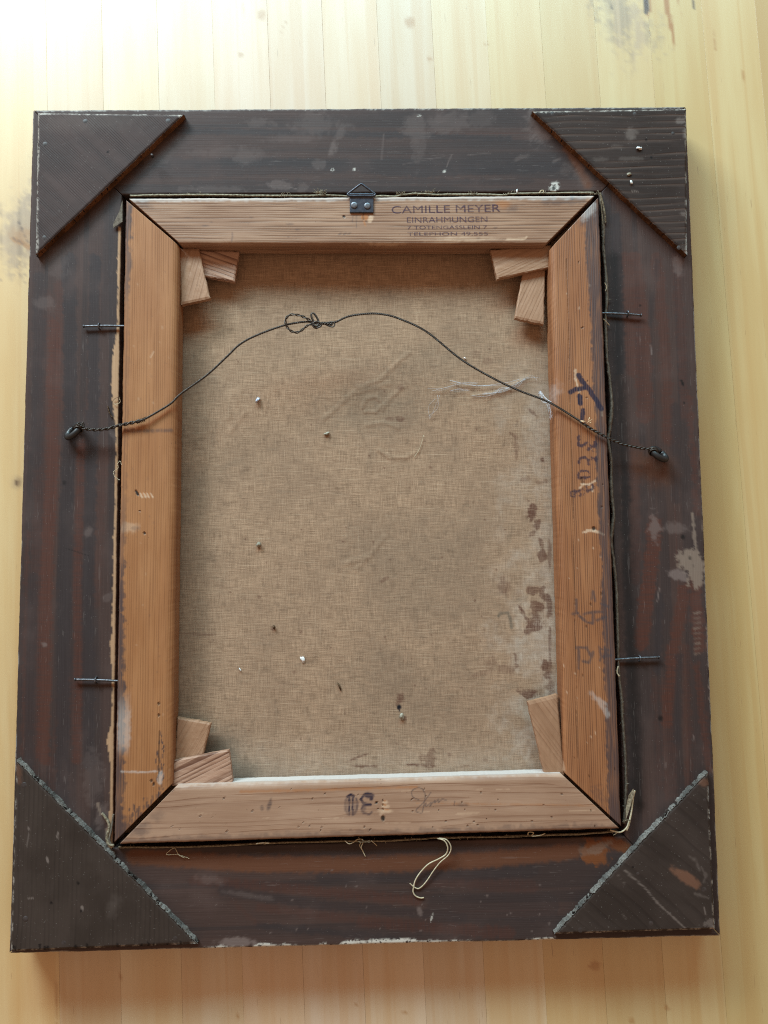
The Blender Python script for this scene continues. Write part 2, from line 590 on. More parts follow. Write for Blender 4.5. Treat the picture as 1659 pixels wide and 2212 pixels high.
def plain_mat(name, c1, c2, rough, spec=0.4, metal=0.0, scale=600.0, bump=0.2):
    m = M(name)
    n = m.noise(m.obj(scale, scale, scale), 1, 3)
    return m.done(m.mix(m.rng(n, 0.3, 0.7), c1, c2), rough, spec, m.bump(n, bump, 0.0004), metal)


def raw_wood_mat(name, c1, c2):
    m = M(name)
    n = m.noise(m.obj(900, 900, 900), 1, 3)
    b = m.noise(m.obj(60, 60, 60), 1, 3)
    c = m.mix(m.rng(n, 0.3, 0.7), c1, c2)
    c = m.mix(m.m('MULTIPLY', m.rng(b, 0.40, 0.62), 0.85), c, tuple(v * 0.28 for v in c1))
    return m.done(c, 0.85, 0.2, m.bump(n, 0.6, 0.0006))


def ink_mat():
    """worn rubber stamp ink: breaks up over the grain"""
    m = M('stamp_ink')
    n = m.noise(m.obj(120, 900, 1), 1, 3)
    k = m.noise(m.obj(60, 60, 1), 1, 2)
    a = m.rng(m.m('ADD', m.m('MULTIPLY', n, 0.7), m.m('MULTIPLY', k, 0.3)), 0.34, 0.62, 0.85, 0.38)
    m.set(m.b.inputs['Alpha'], a)
    return m.done((0.055, 0.030, 0.058), 0.7, 0.2)


MAT_TABLE = tabletop_mat()
MAT_RAIL = rail_mat()
MAT_LINEN = linen_mat()
MAT_INK = ink_mat()
MAT_BAR_TOP = pine_mat('pale_pine', (0.305, 0.166, 0.100), (0.085, 0.038, 0.022), (0.395, 0.232, 0.146), 430, 0.62, 1.2, 0.35)
MAT_BAR_LEFT = pine_mat('smooth_orange_pine', (0.330, 0.138, 0.052), (0.14, 0.048, 0.016), (0.395, 0.180, 0.074), 520, 0.42, 1.0, 0.35)
MAT_BAR_RIGHT = pine_mat('orange_pine', (0.315, 0.124, 0.050), (0.080, 0.026, 0.011), (0.39, 0.168, 0.072), 620, 0.72, 1.0, 0.4)
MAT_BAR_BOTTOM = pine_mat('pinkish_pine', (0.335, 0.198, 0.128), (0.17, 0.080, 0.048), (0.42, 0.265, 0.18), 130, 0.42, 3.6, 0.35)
MAT_WEDGE = pine_mat('wedge_wood', (0.34, 0.185, 0.105), (0.17, 0.080, 0.042), (0.43, 0.25, 0.155), 300, 0.35, 2.5, 0.5)
MAT_WEDGE_GRAIN = pine_mat('coarse_wedge_wood', (0.45, 0.26, 0.175), (0.13, 0.055, 0.032), (0.52, 0.33, 0.235), 260, 0.95, 1.2, 0.4)
MAT_BLOCK_A = block_mat('finely_ribbed_stained_wood', 620, 0.55, (0.016, 0.010, 0.010), (0.056, 0.037, 0.034))
MAT_BLOCK_B = block_mat('ring_grained_stained_wood', 190, 0.75, (0.085, 0.052, 0.040), (0.032, 0.021, 0.018))
MAT_BLOCK_C = block_mat('plain_stained_wood', 300, 0.25, (0.012, 0.009, 0.008), (0.040, 0.028, 0.023))
MAT_BLOCK_D = block_mat('streaked_stained_wood', 130, 0.30, (0.014, 0.010, 0.009), (0.037, 0.026, 0.022))
MAT_RAW_LIT = raw_wood_mat('lit_sawn_wood', (0.22, 0.20, 0.18), (0.11, 0.095, 0.082))  # lower blocks' sawn wood, cool window light put into its grey
MAT_RAW_SHADED = raw_wood_mat('shaded_sawn_wood', (0.20, 0.085, 0.035), (0.11, 0.045, 0.020))  # same sawn wood on the upper blocks, shade put into its colour
MAT_STEEL = plain_mat('dull_steel', (0.14, 0.14, 0.155), (0.06, 0.06, 0.065), 0.38, 0.5, 0.7)
MAT_BLACK_METAL = plain_mat('black_metal', (0.010, 0.010, 0.011), (0.017, 0.016, 0.017), 0.40, 0.45, 0.0, 500, 0.1)
MAT_BLUE_METAL = plain_mat('blued_metal', (0.030, 0.034, 0.050), (0.055, 0.058, 0.075), 0.36, 0.6, 0.5, 350, 0.15)
MAT_WIRE = plain_mat('tarnished_wire', (0.036, 0.028, 0.024), (0.075, 0.060, 0.050), 0.42, 0.5, 0.55, 900, 0.2)
MAT_RIVET = plain_mat('rivet_steel', (0.17, 0.17, 0.19), (0.10, 0.10, 0.11), 0.4, 0.5, 0.6)
MAT_THREAD = plain_mat('linen_thread', (0.60, 0.52, 0.38), (0.42, 0.34, 0.22), 0.9, 0.15)
MAT_FOLD = plain_mat('dirty_canvas_edge', (0.17, 0.14, 0.11), (0.085, 0.066, 0.05), 0.9, 0.15, 0, 400, 0.5)
MAT_FOLD_PALE = plain_mat('primed_canvas_edge', (0.30, 0.25, 0.175), (0.10, 0.075, 0.05), 0.9, 0.15, 0, 500, 0.5)
MAT_COBWEB = plain_mat('cobweb', (0.70, 0.72, 0.78), (0.55, 0.56, 0.60), 0.9, 0.1)
MAT_CRUMB_WHITE = plain_mat('white_plaster', (0.78, 0.78, 0.78), (0.62, 0.62, 0.60), 0.8, 0.2)
MAT_CRUMB_BLUE = plain_mat('bluish_fluff', (0.62, 0.70, 0.86), (0.50, 0.56, 0.70), 0.9, 0.1)
MAT_CRUMB_GREY = plain_mat('grey_grit', (0.36, 0.33, 0.27), (0.22, 0.19, 0.14), 0.9, 0.1)
MAT_CRUMB_BROWN = plain_mat('brown_grit', (0.12, 0.07, 0.035), (0.06, 0.035, 0.02), 0.8, 0.2)
MAT_NAILHEAD = plain_mat('painted_nail_head', (0.050, 0.038, 0.037), (0.030, 0.022, 0.02), 0.5, 0.35, 0.0)
MAT_CREAM = plain_mat('cream_splinter', (0.66, 0.48, 0.30), (0.5, 0.33, 0.19), 0.8, 0.2)

ZF = 0.028      # back of the frame above the tabletop
ZS = 0.036      # back of the stretcher
ZC = 0.0125     # canvas

# ------------------------------------------------------------------ tabletop of glued staves
table = thing('table', 'pale varnished wooden tabletop of glued staves lying under the picture frame', 'table')
SL = 0.0341
tints = {-2: (0.64, 0.46, 0.235), -1: (0.66, 0.48, 0.245), 0: (0.57, 0.42, 0.265), 1: (0.62, 0.485, 0.315), 2: (0.60, 0.47, 0.33), 3: (0.62, 0.475, 0.35),
         4: (0.60, 0.465, 0.35), 5: (0.62, 0.485, 0.35), 6: (0.57, 0.45, 0.325), 7: (0.60, 0.47, 0.30), 8: (0.58, 0.44, 0.235), 9: (0.55, 0.425, 0.22),
         10: (0.58, 0.455, 0.235), 11: (0.54, 0.415, 0.19), 12: (0.57, 0.435, 0.21), 13: (0.48, 0.345, 0.15)}
for i in range(-9, 22):
    near = -3 <= i <= 14
    x0 = -0.2515 + 0.0468 * i
    x1 = x0 + 0.0468
    g = (0.00002, 0.00007, 0.00003, 0.00002, 0.00009)[i % 5]
    y0, y1 = -0.62, 0.68
    prof = [('o', 0, -0.03), ('o', 0, -0.00006), ('o', 0.00006, 0.0), ('i', -0.00006, 0.0), ('i', 0, -0.00006), ('i', 0, -0.03)]
    P, UVs, fl = bar_surface((x0 + g - SL * y0, y0), (x0 + g - SL * y1, y1), (x1 - g - SL * y0, y0), (x1 - g - SL * y1, y1),
                             prof, 0.0022 if near else 0.02, seed=i + 50)
    P[..., 2] += (vn(i * 7.3, 0.5, 3) - 0.5) * 0.00004
    at = {}
    if near:
        p = Paint(P, i + 90)
        for k in ('swirl', 'streak', 'knot'):
            p.layer(k)
        if i in (9, 10, 11):
            p.blob('swirl', 1352, 36, 44, 78, -22, 0.7, 0.75, 1.3)
            p.blob('swirl', 1380, 85, 12, 45, 20, 0.6, 0.7, 1.2)
            p.stroke('knot', [(1396, -5), (1397, 14), (1394, 27)], 10, 4, 1.0, 3)
            p.stroke('streak', [(1403, -5), (1406, 20), (1398, 36)], 7, 5, 0.8, 3)
            p.stroke('knot', [(1318, 8), (1322, 18)], 3, 3, 0.7)
            p.stroke('streak', [(1436, -10), (1449, 55), (1458, 95), (1462, 140)], 13, 2, 1.0, 1.0, True)
            p.stroke('streak', [(1464, -5), (1471, 32)], 3, 2, 0.6)
        if i in (11, 12):
            p.stroke('knot', [(1497, 2), (1500, 18)], 4, 3, 0.8, 1)
        if i in (-2, -1, 0):
            p.blob('swirl', 46, 500, 36, 74, 12, 0.6, 0.85, 1.2)
            p.blob('streak', 48, 510, 22, 16, 25, 0.7, 0.6, 0.9)
            p.stroke('streak', [(30, 516), (46, 524), (66, 534)], 12, 6, 0.9, 3)
            p.stroke('knot', [(30, 516), (52, 527)], 4, 4, 0.6, 2)
            p.stroke('knot', [(40, 478), (52, 505), (64, 528)], 3, 2, 0.8, 1)
            p.blob('knot', 37, 1043, 5, 5, 0, 0.5, 0.85, 0.4)
            p.blob('swirl', 38, 1043, 14, 12, 0, 0.7, 0.5, 0.8)
            p.stroke('streak', [(61, 945), (65, 1000)], 2, 1.5, 0.5)
        if i in (8, 9):
            p.blob('streak', 1284, 2086, 9, 10, 0, 0.5, 0.7, 1.2)
        for (a, b, c) in ((771, 2170, 3), (875, 2188, 4), (1365, 2205, 4), (1442, 2180, 3), (885, 50, 8), (565, 30, 8), (520, 118, 4), (928, 128, 4), (1050, 95, 3)):
            p.blob('streak', a, b, c, c * 1.2, 0, 0.5, 0.6, 0.9)
        for (a, b) in (((524, 0), (531, 235)), ((123, 2060), (122, 2212)), ((258, 2095), (263, 2125)), ((517, 2170), (512, 2212)), ((1440, 2165), (1436, 2205)),
                       ((1542, 50), (1546, 110)), ((1545, 140), (1548, 175)), ((1605, 150), (1606, 180)), ((1548, 300), (1552, 345)), ((605, 75), (622, 40))):
            p.stroke('streak', [a, b], 1.6, 1.4, 0.65, 0.6)
        at = p.L
    else:
        at = {k: np.zeros(P.shape[:2]) for k in ('swirl', 'streak', 'knot')}
    o = bar_object('plank', P, UVs, fl, at, MAT_TABLE, table)
    o.data.polygons.foreach_set('use_smooth', [False] * len(o.data.polygons))
    c = tints.get(i, (0.60, 0.44, 0.24))
    o.color = (*c, 1)

# ------------------------------------------------------------------ frame
pf = thing('picture_frame', 'dark stained wooden picture frame lying face down with four triangular corner blocks', 'picture frame', (0, 0, 0))
FO = [(71, 237), (1482, 230), (1557, 2022), (20, 2060)]
FI = [(263, 421), (1299, 414), (1350, 1807), (244, 1832)]
fo = [U(a, b, ZF) for a, b in FO]
fi = [U(a, b, ZF) for a, b in FI]


def rail(k0, k1, seed, paint):
    O0, O1, I0, I1 = fo[k0], fo[k1], fi[k0], fi[k1]
    d = (O1 - O0) / np.linalg.norm(O1 - O0) * 0.0003
    prof = [('o', 0.004, 0.0), ('o', 0.0015, 0.006), ('o', 0.0, 0.009), ('o', 0.0, ZF - 0.0012), ('o', 0.0005, ZF - 0.0003), ('o', 0.0014, ZF),
            ('i', -0.0008, ZF), ('i', -0.0001, ZF - 0.0006), ('i', 0.0, 0.0115), ('i', 0.006, 0.0112), ('i', 0.007, 0.0105), ('i', 0.007, 0.0)]
    P, UVs, fl = bar_surface(O0 + d, O1 - d, I0 + d, I1 - d, prof, 0.0011, 0.00035, 0.0004, 0.00012, seed)
    p = Paint(P, seed + 3)
    for n_ in ('raw', 'red', 'slate', 'amber', 'smudge', 'bare', 'white', 'black'):
        p.layer(n_)
    # worn arrises
    zed = P[..., 2]
    t_edge = np.abs(UVs[..., 1] - UVs[0, np.argmax(zed[0] > ZF - 0.0015), 1])
    worn = fbm(UVs[..., 0] * 60, UVs[..., 1] * 300, seed + 11, 4)
    p.put('white', (1 - sstep(0.0006, 0.0018, t_edge)) * sstep(0.47, 0.60, worn) * (0.6 if seed != 11 else .5))
    paint(p, UVs, zed)
    o = bar_object('rail', P, UVs, fl, p.L, MAT_RAIL, pf)
    return o


def paint_top(p, UVs, zed):
    for (a, b, w, k) in (((300, 370), (1250, 345), 30, .45), ((330, 440 - 95), (900, 372), 18, .5)):
        p.stroke('slate', [a, b], w, 6, k, 5)
    p.stroke('slate', [(380, 283), (700, 287), (1100, 300)], 13, 5, 0.75, 4)
    p.stroke('slate', [(330, 352), (640, 352), (900, 372), (1200, 360)], 22, 5, 0.75, 5)
    p.stroke('slate', [(420, 395), (1150, 392)], 12, 6, .5, 5)
    for (x, y, rx, ry, an, k) in ((690, 270, 55, 22, 5, .40), (735, 285, 9, 22, 15, .55), (720, 320, 10, 18, 20, .8), (688, 355, 12, 9, -20, .5), (900, 275, 22, 32, 0, .55),
                                  (905, 320, 16, 36, 0, .35), (965, 262, 45, 20, 0, .45), (1040, 255, 25, 18, 0, .30), (1165, 280, 26, 40, 0, .8), (1150, 262, 16, 30, 20, .7),
                                  (560, 265, 30, 9, 0, .4), (640, 300, 60, 8, 0, .35), (530, 340, 26, 14, 0, .45), (480, 330, 90, 10, 0, .3), (1260, 380, 40, 20, 20, .4),
                                  (1130, 340, 20, 6, -15, .5), (1205, 345, 12, 4, -20, .6), (610, 400, 22, 7, 5, .75), (655, 405, 12, 12, 0, .5), (460, 410, 60, 7, 0, .4), (350, 330, 40, 22, -30, .35)):
        p.blob('smudge', x, y, rx, ry, an, 0.4, k * 0.55, 1.1)
    for a, b, k in (((828, 290), (824, 345), .5), ((975, 335), (965, 360), .5), ((870, 355), (960, 338), .25), ((1010, 335), (1060, 330), .3), ((600, 398), (640, 408), .6)):
        p.stroke('smudge', [a, b], 2.2, 2, k)
    p.blob('white', 1197, 404, 9, 11, 20, .3, .9, .5)
    p.blob('black', 1196, 406, 4, 5, 20, .3, .9, .3)
    for x, y in ((718, 367), (765, 366), (1200, 255), (905, 250), (960, 370)):
        p.blob('white', x, y, 3.5, 2.5, 0, .4, .8, .4)
    p.stroke('amber', [(1270, 400), (1195, 262)], 16, 10, .5, 4)
    p.stroke('white', [(75, 238), (1480, 231)], 3, 3, .35, 4)


def paint_left(p, UVs, zed):
    for pts, w, k in (([(100, 640), (96, 900), (84, 1200), (70, 1700)], 34, .30), ([(118, 700), (112, 1000), (98, 1300), (92, 1640)], 30, .85), ([(176, 960), (168, 1260), (172, 1500), (165, 1640)], 22, .75),
                      ([(225, 980), (215, 1050), (205, 1300)], 26, .30), ([(130, 620), (128, 900)], 24, .45), ([(60, 1150), (50, 1650)], 10, .5), ([(210, 640), (190, 900)], 18, .25), ([(150, 1480), (120, 1700)], 40, .35)):
        p.stroke('red', pts, w, 9, k, 7)
    for pts, w, k in (([(150, 560), (152, 900), (140, 1200), (134, 1750)], 30, .9), ([(205, 560), (200, 900), (190, 1280), (192, 1650)], 26, .9), ([(85, 600), (78, 1000)], 26, .6), ([(235, 450), (226, 700)], 20, .5),
                      ([(70, 1250), (62, 1700)], 22, .6)):
        p.stroke('slate', pts, w, 7, k, 6)
    # bare strip along the rebate
    inner = UVs[0, :, 1][np.argmax(zed[0] > ZF - 0.0002):]
    s_in = UVs[..., 1] - UVs[0, np.where(zed[0] > ZF - 0.0002)[0][-1], 1]
    wid = 0.0012 + 0.0040 * sstep(0.36, 0.75, fbm(UVs[..., 0] * 14, 0.5, 77, 3)) * sstep(0.05, 0.15, UVs[..., 0])
    ok = (p.v > 490)
    p.put('raw', (1 - sstep(wid, wid + 0.0006, -s_in + p.n * 0.002)) * ok * (s_in < 0.0006))
    for x, y, rx, ry, an, k in ((245, 940, 16, 6, 60, .4), (190, 1150, 8, 14, 20, .5), (95, 655, 20, 12, 10, .35), (120, 560, 26, 30, 0, .25), (200, 1680, 22, 50, 0, .28), (220, 1760, 10, 30, 20, .5), (96, 1392, 5, 5, 0, .8), (235, 1290, 12, 7, -30, .35)):
        p.blob('smudge', x, y, rx, ry, an, .4, k * .8, .9)
    p.stroke('bare', [(210, 1735), (218, 1760)], 5, 2, .8, 2)
    p.stroke('bare', [(240, 1775), (232, 1800)], 12, 3, .8, 3)
    p.blob('black', 139, 1043, 4, 5, 0, .4, .6, .4)
    p.stroke('black', [(144, 1185), (190, 1200)], 1.5, 1, .6)


def paint_right(p, UVs, zed):
    for pts, w, k in (([(1415, 1130), (1402, 1250), (1385, 1390)], 32, 1.0), ([(1480, 1270), (1455, 1400), (1440, 1560)], 26, .9), ([(1500, 1250), (1512, 1400)], 26, 1.0), ([(1350, 560), (1365, 800)], 30, .6),
                      ([(1370, 560), (1390, 760), (1392, 900)], 34, .7), ([(1418, 560), (1440, 800), (1442, 950)], 24, .6), ([(1460, 520), (1480, 900)], 20, .45), ([(1488, 860), (1506, 1110)], 12, .7),
                      ([(1370, 960), (1372, 1250)], 26, .35), ([(1440, 1480), (1450, 1720)], 30, .35), ([(1505, 1440), (1530, 1660)], 16, .7), ([(1480, 1400), (1490, 1700)], 18, .4), ([(1412, 1450), (1425, 1700)], 12, .3)):
        p.stroke('red', pts, w, 8, k, 7)
    for pts, w, k in (([(1330, 470), (1340, 800)], 22, .8), ([(1425, 1290), (1420, 1450)], 18, .9), ([(1468, 1420), (1462, 1600)], 16, .7), ([(1420, 560), (1405, 700)], 10, .5), ([(1350, 1000), (1362, 1700)], 14, .7), ([(1460, 880), (1460, 1080)], 18, .6)):
        p.stroke('slate', pts, w, 8, k, 6)
    p.stroke('black', [(1326, 560), (1350, 1100), (1378, 1740)], 26, 26, .75, 4)  # soft shade beside the raised stretcher, painted dark
    p.blob('bare', 1495, 1215, 26, 26, 0, .18, .95, .8)
    p.blob('bare', 1503, 1235, 20, 34, -8, .18, .95, .9)
    p.blob('smudge', 1470, 1242, 22, 12, 10, .3, .9, .9)
    p.blob('smudge', 1415, 1135, 13, 28, 0, .25, .6, .9)
    p.blob('smudge', 1455, 1140, 28, 14, 5, .3, .42, .9)
    p.blob('smudge', 1465, 575, 10, 26, -10, .5, .45, .9)
    p.stroke('bare', [(1496, 1110), (1500, 1160), (1506, 1200)], 6, 3, .8, 3)
    for x, y in ((1497, 1222), (1490, 1206)):
        p.blob('black', x, y, 3, 3, 0, .4, .6, .9)
    for k in range(9):
        y = 1325 + k * 11
        p.stroke('bare', [(1500, y), (1512, y - 2)], 4, 3, .35 + .25 * (k % 3 == 0), 2)
    p.stroke('slate', [(1326, 440), (1332, 540)], 6, 6, .5, 3)
    for x, y in ((1427, 1552), (1475, 1160)):
        p.blob('black', x, y, 5, 6, 0, .4, .85, .4)
    p.stroke('black', [(1472, 822), (1476, 832)], 5, 2, .9)
    for x, y in ((1478, 870), (1383, 660)):
        p.blob('black', x, y, 2.5, 2.5, 0, .4, .8, .4)
    for a, b in (((1405, 745), (1408, 765)), ((1424, 1270), (1420, 1300)), ((1498, 1590), (1497, 1600))):
        p.stroke('smudge', [a, b], 2.5, 2, .9)
    s_o = UVs[..., 1] - UVs[0, np.argmax(zed[0] > ZF - 0.0015), 1]
    p.put('bare', (1 - sstep(0.0004, 0.0016, s_o + p.n * 0.004)) * (s_o > -0.001) * sstep(.40, .5, fbm(p.v / 30, 0.3, 5)) * .8 * (p.v > 900))
    p.blob('amber', 1412, 1010, 40, 30, 30, .8, .35, .5)  # orange-brown shadow of the screw eye, painted on the rail


def paint_bottom(p, UVs, zed):
    p.stroke('amber', [(290, 1850), (520, 1866), (800, 1868), (1020, 1860), (1240, 1840)], 34, 12, .55, 5)  # stretcher's orange-brown shadow painted along the rail
    for pts, w, k in (([(420, 1902), (640, 1922), (900, 1945)], 22, .5), ([(780, 1990), (950, 2005), (1100, 2015)], 24, .55), ([(560, 1960), (760, 1985)], 18, .35), ([(500, 1945), (560, 2000)], 8, .3), ([(900, 1900), (1150, 1915)], 30, .3)):
        p.stroke('red', pts, w, 10, k, 6)
    for pts, w, k in (([(560, 2000), (760, 2018), (860, 2030)], 14, .9), ([(480, 1925), (700, 1955), (1000, 1980)], 22, .7), ([(700, 1895), (1150, 1880)], 30, .7), ([(950, 1960), (1180, 1960)], 60, .5)):
        p.stroke('slate', pts, w, 8, k, 6)
    p.blob('amber', 1285, 1842, 30, 24, 0, .2, 1.0, .8)
    p.blob('bare', 1300, 1828, 26, 8, -25, .25, .5, 1.0)
    p.blob('bare', 1258, 1838, 10, 10, 0, .3, .3, 1.0)
    p.stroke('amber', [(1310, 1815), (1350, 1830)], 22, 8, .8, 5)
    p.blob('smudge', 450, 1900, 26, 10, 10, .5, .30, .9)
    p.blob('smudge', 540, 1935, 50, 6, 8, .5, .3, .9)
    p.blob('smudge', 906, 1968, 6, 9, 0, .4, .7, .7)
    p.stroke('white', [(934, 1975), (931, 1990)], 3, 2, .8)
    # white gesso edge
    y_e = 2047 - (p.u - 430) * (2047 - 2030) / 760.0
    q = fbm(p.u / 60, 0.5, 31, 3)
    wdt = 1 + 5 * sstep(.40, .62, q) * (p.u < 900) + 5 * sstep(.4, .6, q)
    p.put('white', (1 - sstep(wdt - 2, wdt + 1, (y_e - p.v) + p.n * 9 + 2)) * (p.u > 425) * (p.u < 1200) * .95)
    p.blob('smudge', 510, 2036, 38, 11, 0, .2, .95, .5)
    for k in range(26):
        x, y = rng.uniform(440, 1190), rng.uniform(1880, 2025)
        p.blob('smudge', x, y, rng.uniform(1, 3), rng.uniform(1, 3), 0, .5, .7, .3)


rail(0, 1, 11, paint_top)
rail(1, 2, 12, paint_right)
rail(3, 2, 13, paint_bottom)
rail(0, 3, 14, paint_left)

# triangular corner blocks
ZB = ZF + 0.0065


def corner_block(Oc, A, B, uvdir, mat, raw, seed, paint, heads, label, fuzz):
    """right-angled corner Oc, ends A and B of the sawn long side"""
    Oc, A, B = (U(*q, ZB) for q in (Oc, A, B))
    hyp = (B - A) / np.linalg.norm(B - A)
    nrm = np.array([hyp[1], -hyp[0]])
    if nrm @ (Oc - A) > 0:
        nrm = -nrm
    n = 110
    s = np.linspace(0.0, 1, n)
    r = np.linspace(0, 1, n)
    S, Rr = np.meshgrid(s, r, indexing='ij')
    XY = Oc + S[..., None] * ((1 - Rr)[..., None] * (A - Oc) + Rr[..., None] * (B - Oc))
    jag = (fbm(Rr * 60, 0.5, seed, 4) - 0.5) * (0.0016 if fuzz else .0009)
    XY = XY + (jag * S ** 12)[..., None] * nrm
    legj = (fbm(S * 60, Rr * 2, seed + 4, 3) - .5) * 0.0008
    XY = XY + (legj * (np.abs(Rr - .5) * 2) ** 20)[..., None] * nrm
    dl = np.minimum(np.minimum(Rr, 1 - Rr) * S, 1 - S) * np.linalg.norm(A - Oc)
    Z = ZB - 0.0012 * (1 - sstep(0, 0.0022, dl)) ** 2 + (fbm(XY[..., 0] * 60, XY[..., 1] * 60, seed) - .5) * 0.0003
    P = np.concatenate([XY, Z[..., None]], 2)
    p = Paint(P, seed + 2)
    for k in ('smudge', 'bare', 'white', 'hole'):
        p.layer(k)
    edge = 1 - sstep(0.0008, 0.0022, np.minimum(Rr, 1 - Rr) * S * np.linalg.norm(A - Oc))
    p.put('white', edge * sstep(.45, .65, fbm(p.u / 14, p.v / 14, seed + 8)) * .45)
    paint(p)
    e1 = np.array([math.cos(math.radians(uvdir)), math.sin(math.radians(uvdir))])
    e2 = np.array([-e1[1], e1[0]])
    UVs = np.stack([XY @ e1, XY @ e2], 2)
    # skirt round the three sides
    top = P.reshape(-1, 3)
    idx = np.arange(n * n).reshape(n, n)
    ring = np.concatenate([idx[0:-1, 0], idx[-1, :-1], idx[:0:-1, -1]])
    low = top[ring].copy()
    low[:, 2] = ZF - 0.0003
    V = np.concatenate([top, low])
    m_ = len(ring)
    b = n * n
    kk = np.arange(m_)
    sk = np.stack([ring, ring[(kk + 1) % m_], b + (kk + 1) % m_, b + kk], 1)
    cr = (A - Oc)[0] * (B - Oc)[1] - (A - Oc)[1] * (B - Oc)[0]
    q = grid_quads(n, n, cr < 0)
    uv = np.concatenate([UVs.reshape(-1, 2), UVs.reshape(-1, 2)[ring]])
    at = {k: np.concatenate([v.reshape(-1), np.zeros(m_)]) for k, v in p.L.items()}
    ob = link('corner_block', raw_mesh('corner_block', V, np.concatenate([q, sk if cr > 0 else sk[:, ::-1]]), (), uv, at), mat, pf)
    if label:
        ob['label'] = label
    # rough sawn long side
    L = np.linalg.norm(B - A)
    ns, nz = 420, 7
    t = np.linspace(0.004, 0.996, ns)
    prof_o = np.array([-0.0004, 0.0004, 0.0011, 0.0018, 0.0024, 0.0029, 0.0030])
    prof_z = np.array([ZB - 0.0002, ZB - 0.0001, ZB - 0.0009, ZB - 0.0022, ZB - 0.0040, ZB - 0.0056, ZF - 0.0003])
    base = A + t[:, None] * (B - A)
    j0 = (fbm(t * 60, 0.5, seed, 4) - 0.5) * (0.0016 if fuzz else .0009)
    jj = (fbm(t[:, None] * 130, np.arange(nz)[None, :] * 0.9, seed + 21, 4) - .5) * (0.0012 if fuzz else 0.0003)
    XYs = base[:, None, :] + (prof_o[None, :] * (0.28 if fuzz else 0.04) + j0[:, None] + jj)[..., None] * nrm
    Zs = prof_z[None, :] + (fbm(t[:, None] * 110, np.arange(nz)[None, :] * 1.3, seed + 22, 3) - .5) * 0.0008 * (np.arange(nz) < nz - 1)
    if fuzz:
        XYs = XYs - (sstep(.35, .7, fbm(t * 22, 7.5, seed + 31, 4)) * .0011)[:, None, None] * np.linspace(0, 1, nz)[None, :, None] * nrm
    Ps = np.concatenate([XYs, Zs[..., None]], 2)
    mb = MB()
    fl = (hyp[0] * nrm[1] - hyp[1] * nrm[0]) < 0
    mb.add(Ps.reshape(-1, 3), [tuple(f) for f in grid_quads(ns, nz, fl)])
    lr = random.Random(seed)
    for _ in range(520 if fuzz else 60):           # torn fibres
        k = lr.randrange(2, ns - 2)
        zi = lr.randrange(0, 5)
        p0 = Ps[k, zi]
        d = np.array([*(nrm * lr.uniform(-0.4, 1.0) + hyp * lr.uniform(-1, 1)), lr.uniform(-.1, .7)])
        d /= np.linalg.norm(d)
        ln = lr.uniform(0.0004, 0.0015) * (1.0 if fuzz else 0.6)
        mb.tube([p0 - d * 0.0003, p0 + d * ln * .5 + np.array([0, 0, lr.uniform(-.0002, .0003)]), p0 + d * ln], [0.00016, 0.00012, 0.00004], 3)
    mb.build('sawn_edge', raw, ob)
    for (hx, hy, hr) in heads:
        c = U3(hx, hy, ZB)
        mb = MB()
        mb.disc((c[0], c[1], ZB - 0.0004), hr, 0.00055, 12, 0.2)
        mb.build('nail_head', MAT_NAILHEAD, ob)
    return ob


def pb_tl(p):
    p.blob('hole', 233, 328, 2.2, 2.2, 0, .4, 1, .2)
    p.blob('hole', 278, 365, 2.0, 2.0, 0, .4, 1, .2)
    p.blob('bare', 328, 330, 5, 4, 30, .4, .6, .8)
    p.stroke('white', [(84, 245), (392, 244)], 4, 3, .7, 3)
    p.stroke('white', [(82, 250), (78, 545)], 4, 3, .5, 4)
    p.blob('white', 392, 249, 9, 5, 35, .3, .9, .5)
    p.blob('smudge', 180, 262, 120, 20, 0, .8, .20, .6)


def pb_tr(p):
    p.stroke('white', [(1150, 240), (1482, 234)], 4, 3, .75, 3)
    p.stroke('white', [(1484, 240), (1487, 430)], 3, 2, .5, 3)
    for x, y, rx, ry, k in ((1362, 290, 8, 14, .5), (1368, 285, 10, 5, .4), (1360, 343, 26, 4, .3), (1470, 262, 12, 5, .6), (1480, 288, 6, 10, .4), (1300, 345, 18, 5, .25), (1330, 316, 14, 5, .2)):
        p.blob('smudge', x, y, rx, ry, 0, .5, k, .9)
    p.stroke('smudge', [(1365, 413), (1378, 413)], 2, 1.5, .9)
    p.blob('smudge', 1478, 462, 9, 4, 0, .4, .6, .7)
    p.blob('hole', 1407, 340, 3, 2.5, 0, .4, 1, .3)
    p.blob('hole', 1396, 302, 3, 3, 0, .4, .8, .3)
    p.blob('smudge', 1475, 542, 14, 8, 30, .4, .5, .9)


def pb_bl(p):
    for x, y in ((125, 1800), (124, 1808), (102, 1855), (103, 1860), (177, 1960), (178, 1965), (62, 1790)):
        p.blob('smudge', x, y, 2.5, 3.5, 0, .5, 1, .4)
    p.stroke('smudge', [(60, 1941), (72, 1940)], 2.2, 1.5, 1)
    p.stroke('smudge', [(62, 1800), (58, 1830)], 1.6, 1.2, .5)
    for x, y in ((169, 1908), (176, 1968), (111, 1950)):
        p.blob('hole', x, y, 3, 3, 0, .4, .9, .3)
    p.blob('smudge', 245, 1955, 12, 26, 10, .8, .22, .7)
    for k in range(14):
        x = rng.uniform(28, 410)
        y = 2056 - (x - 22) * 12 / 400
        p.stroke('hole', [(x, y - rng.uniform(4, 14)), (x + 1, y)], 4, 2, .9, 2)
    p.stroke('bare', [(40, 1655), (42, 1690)], 10, 6, .3, 4)


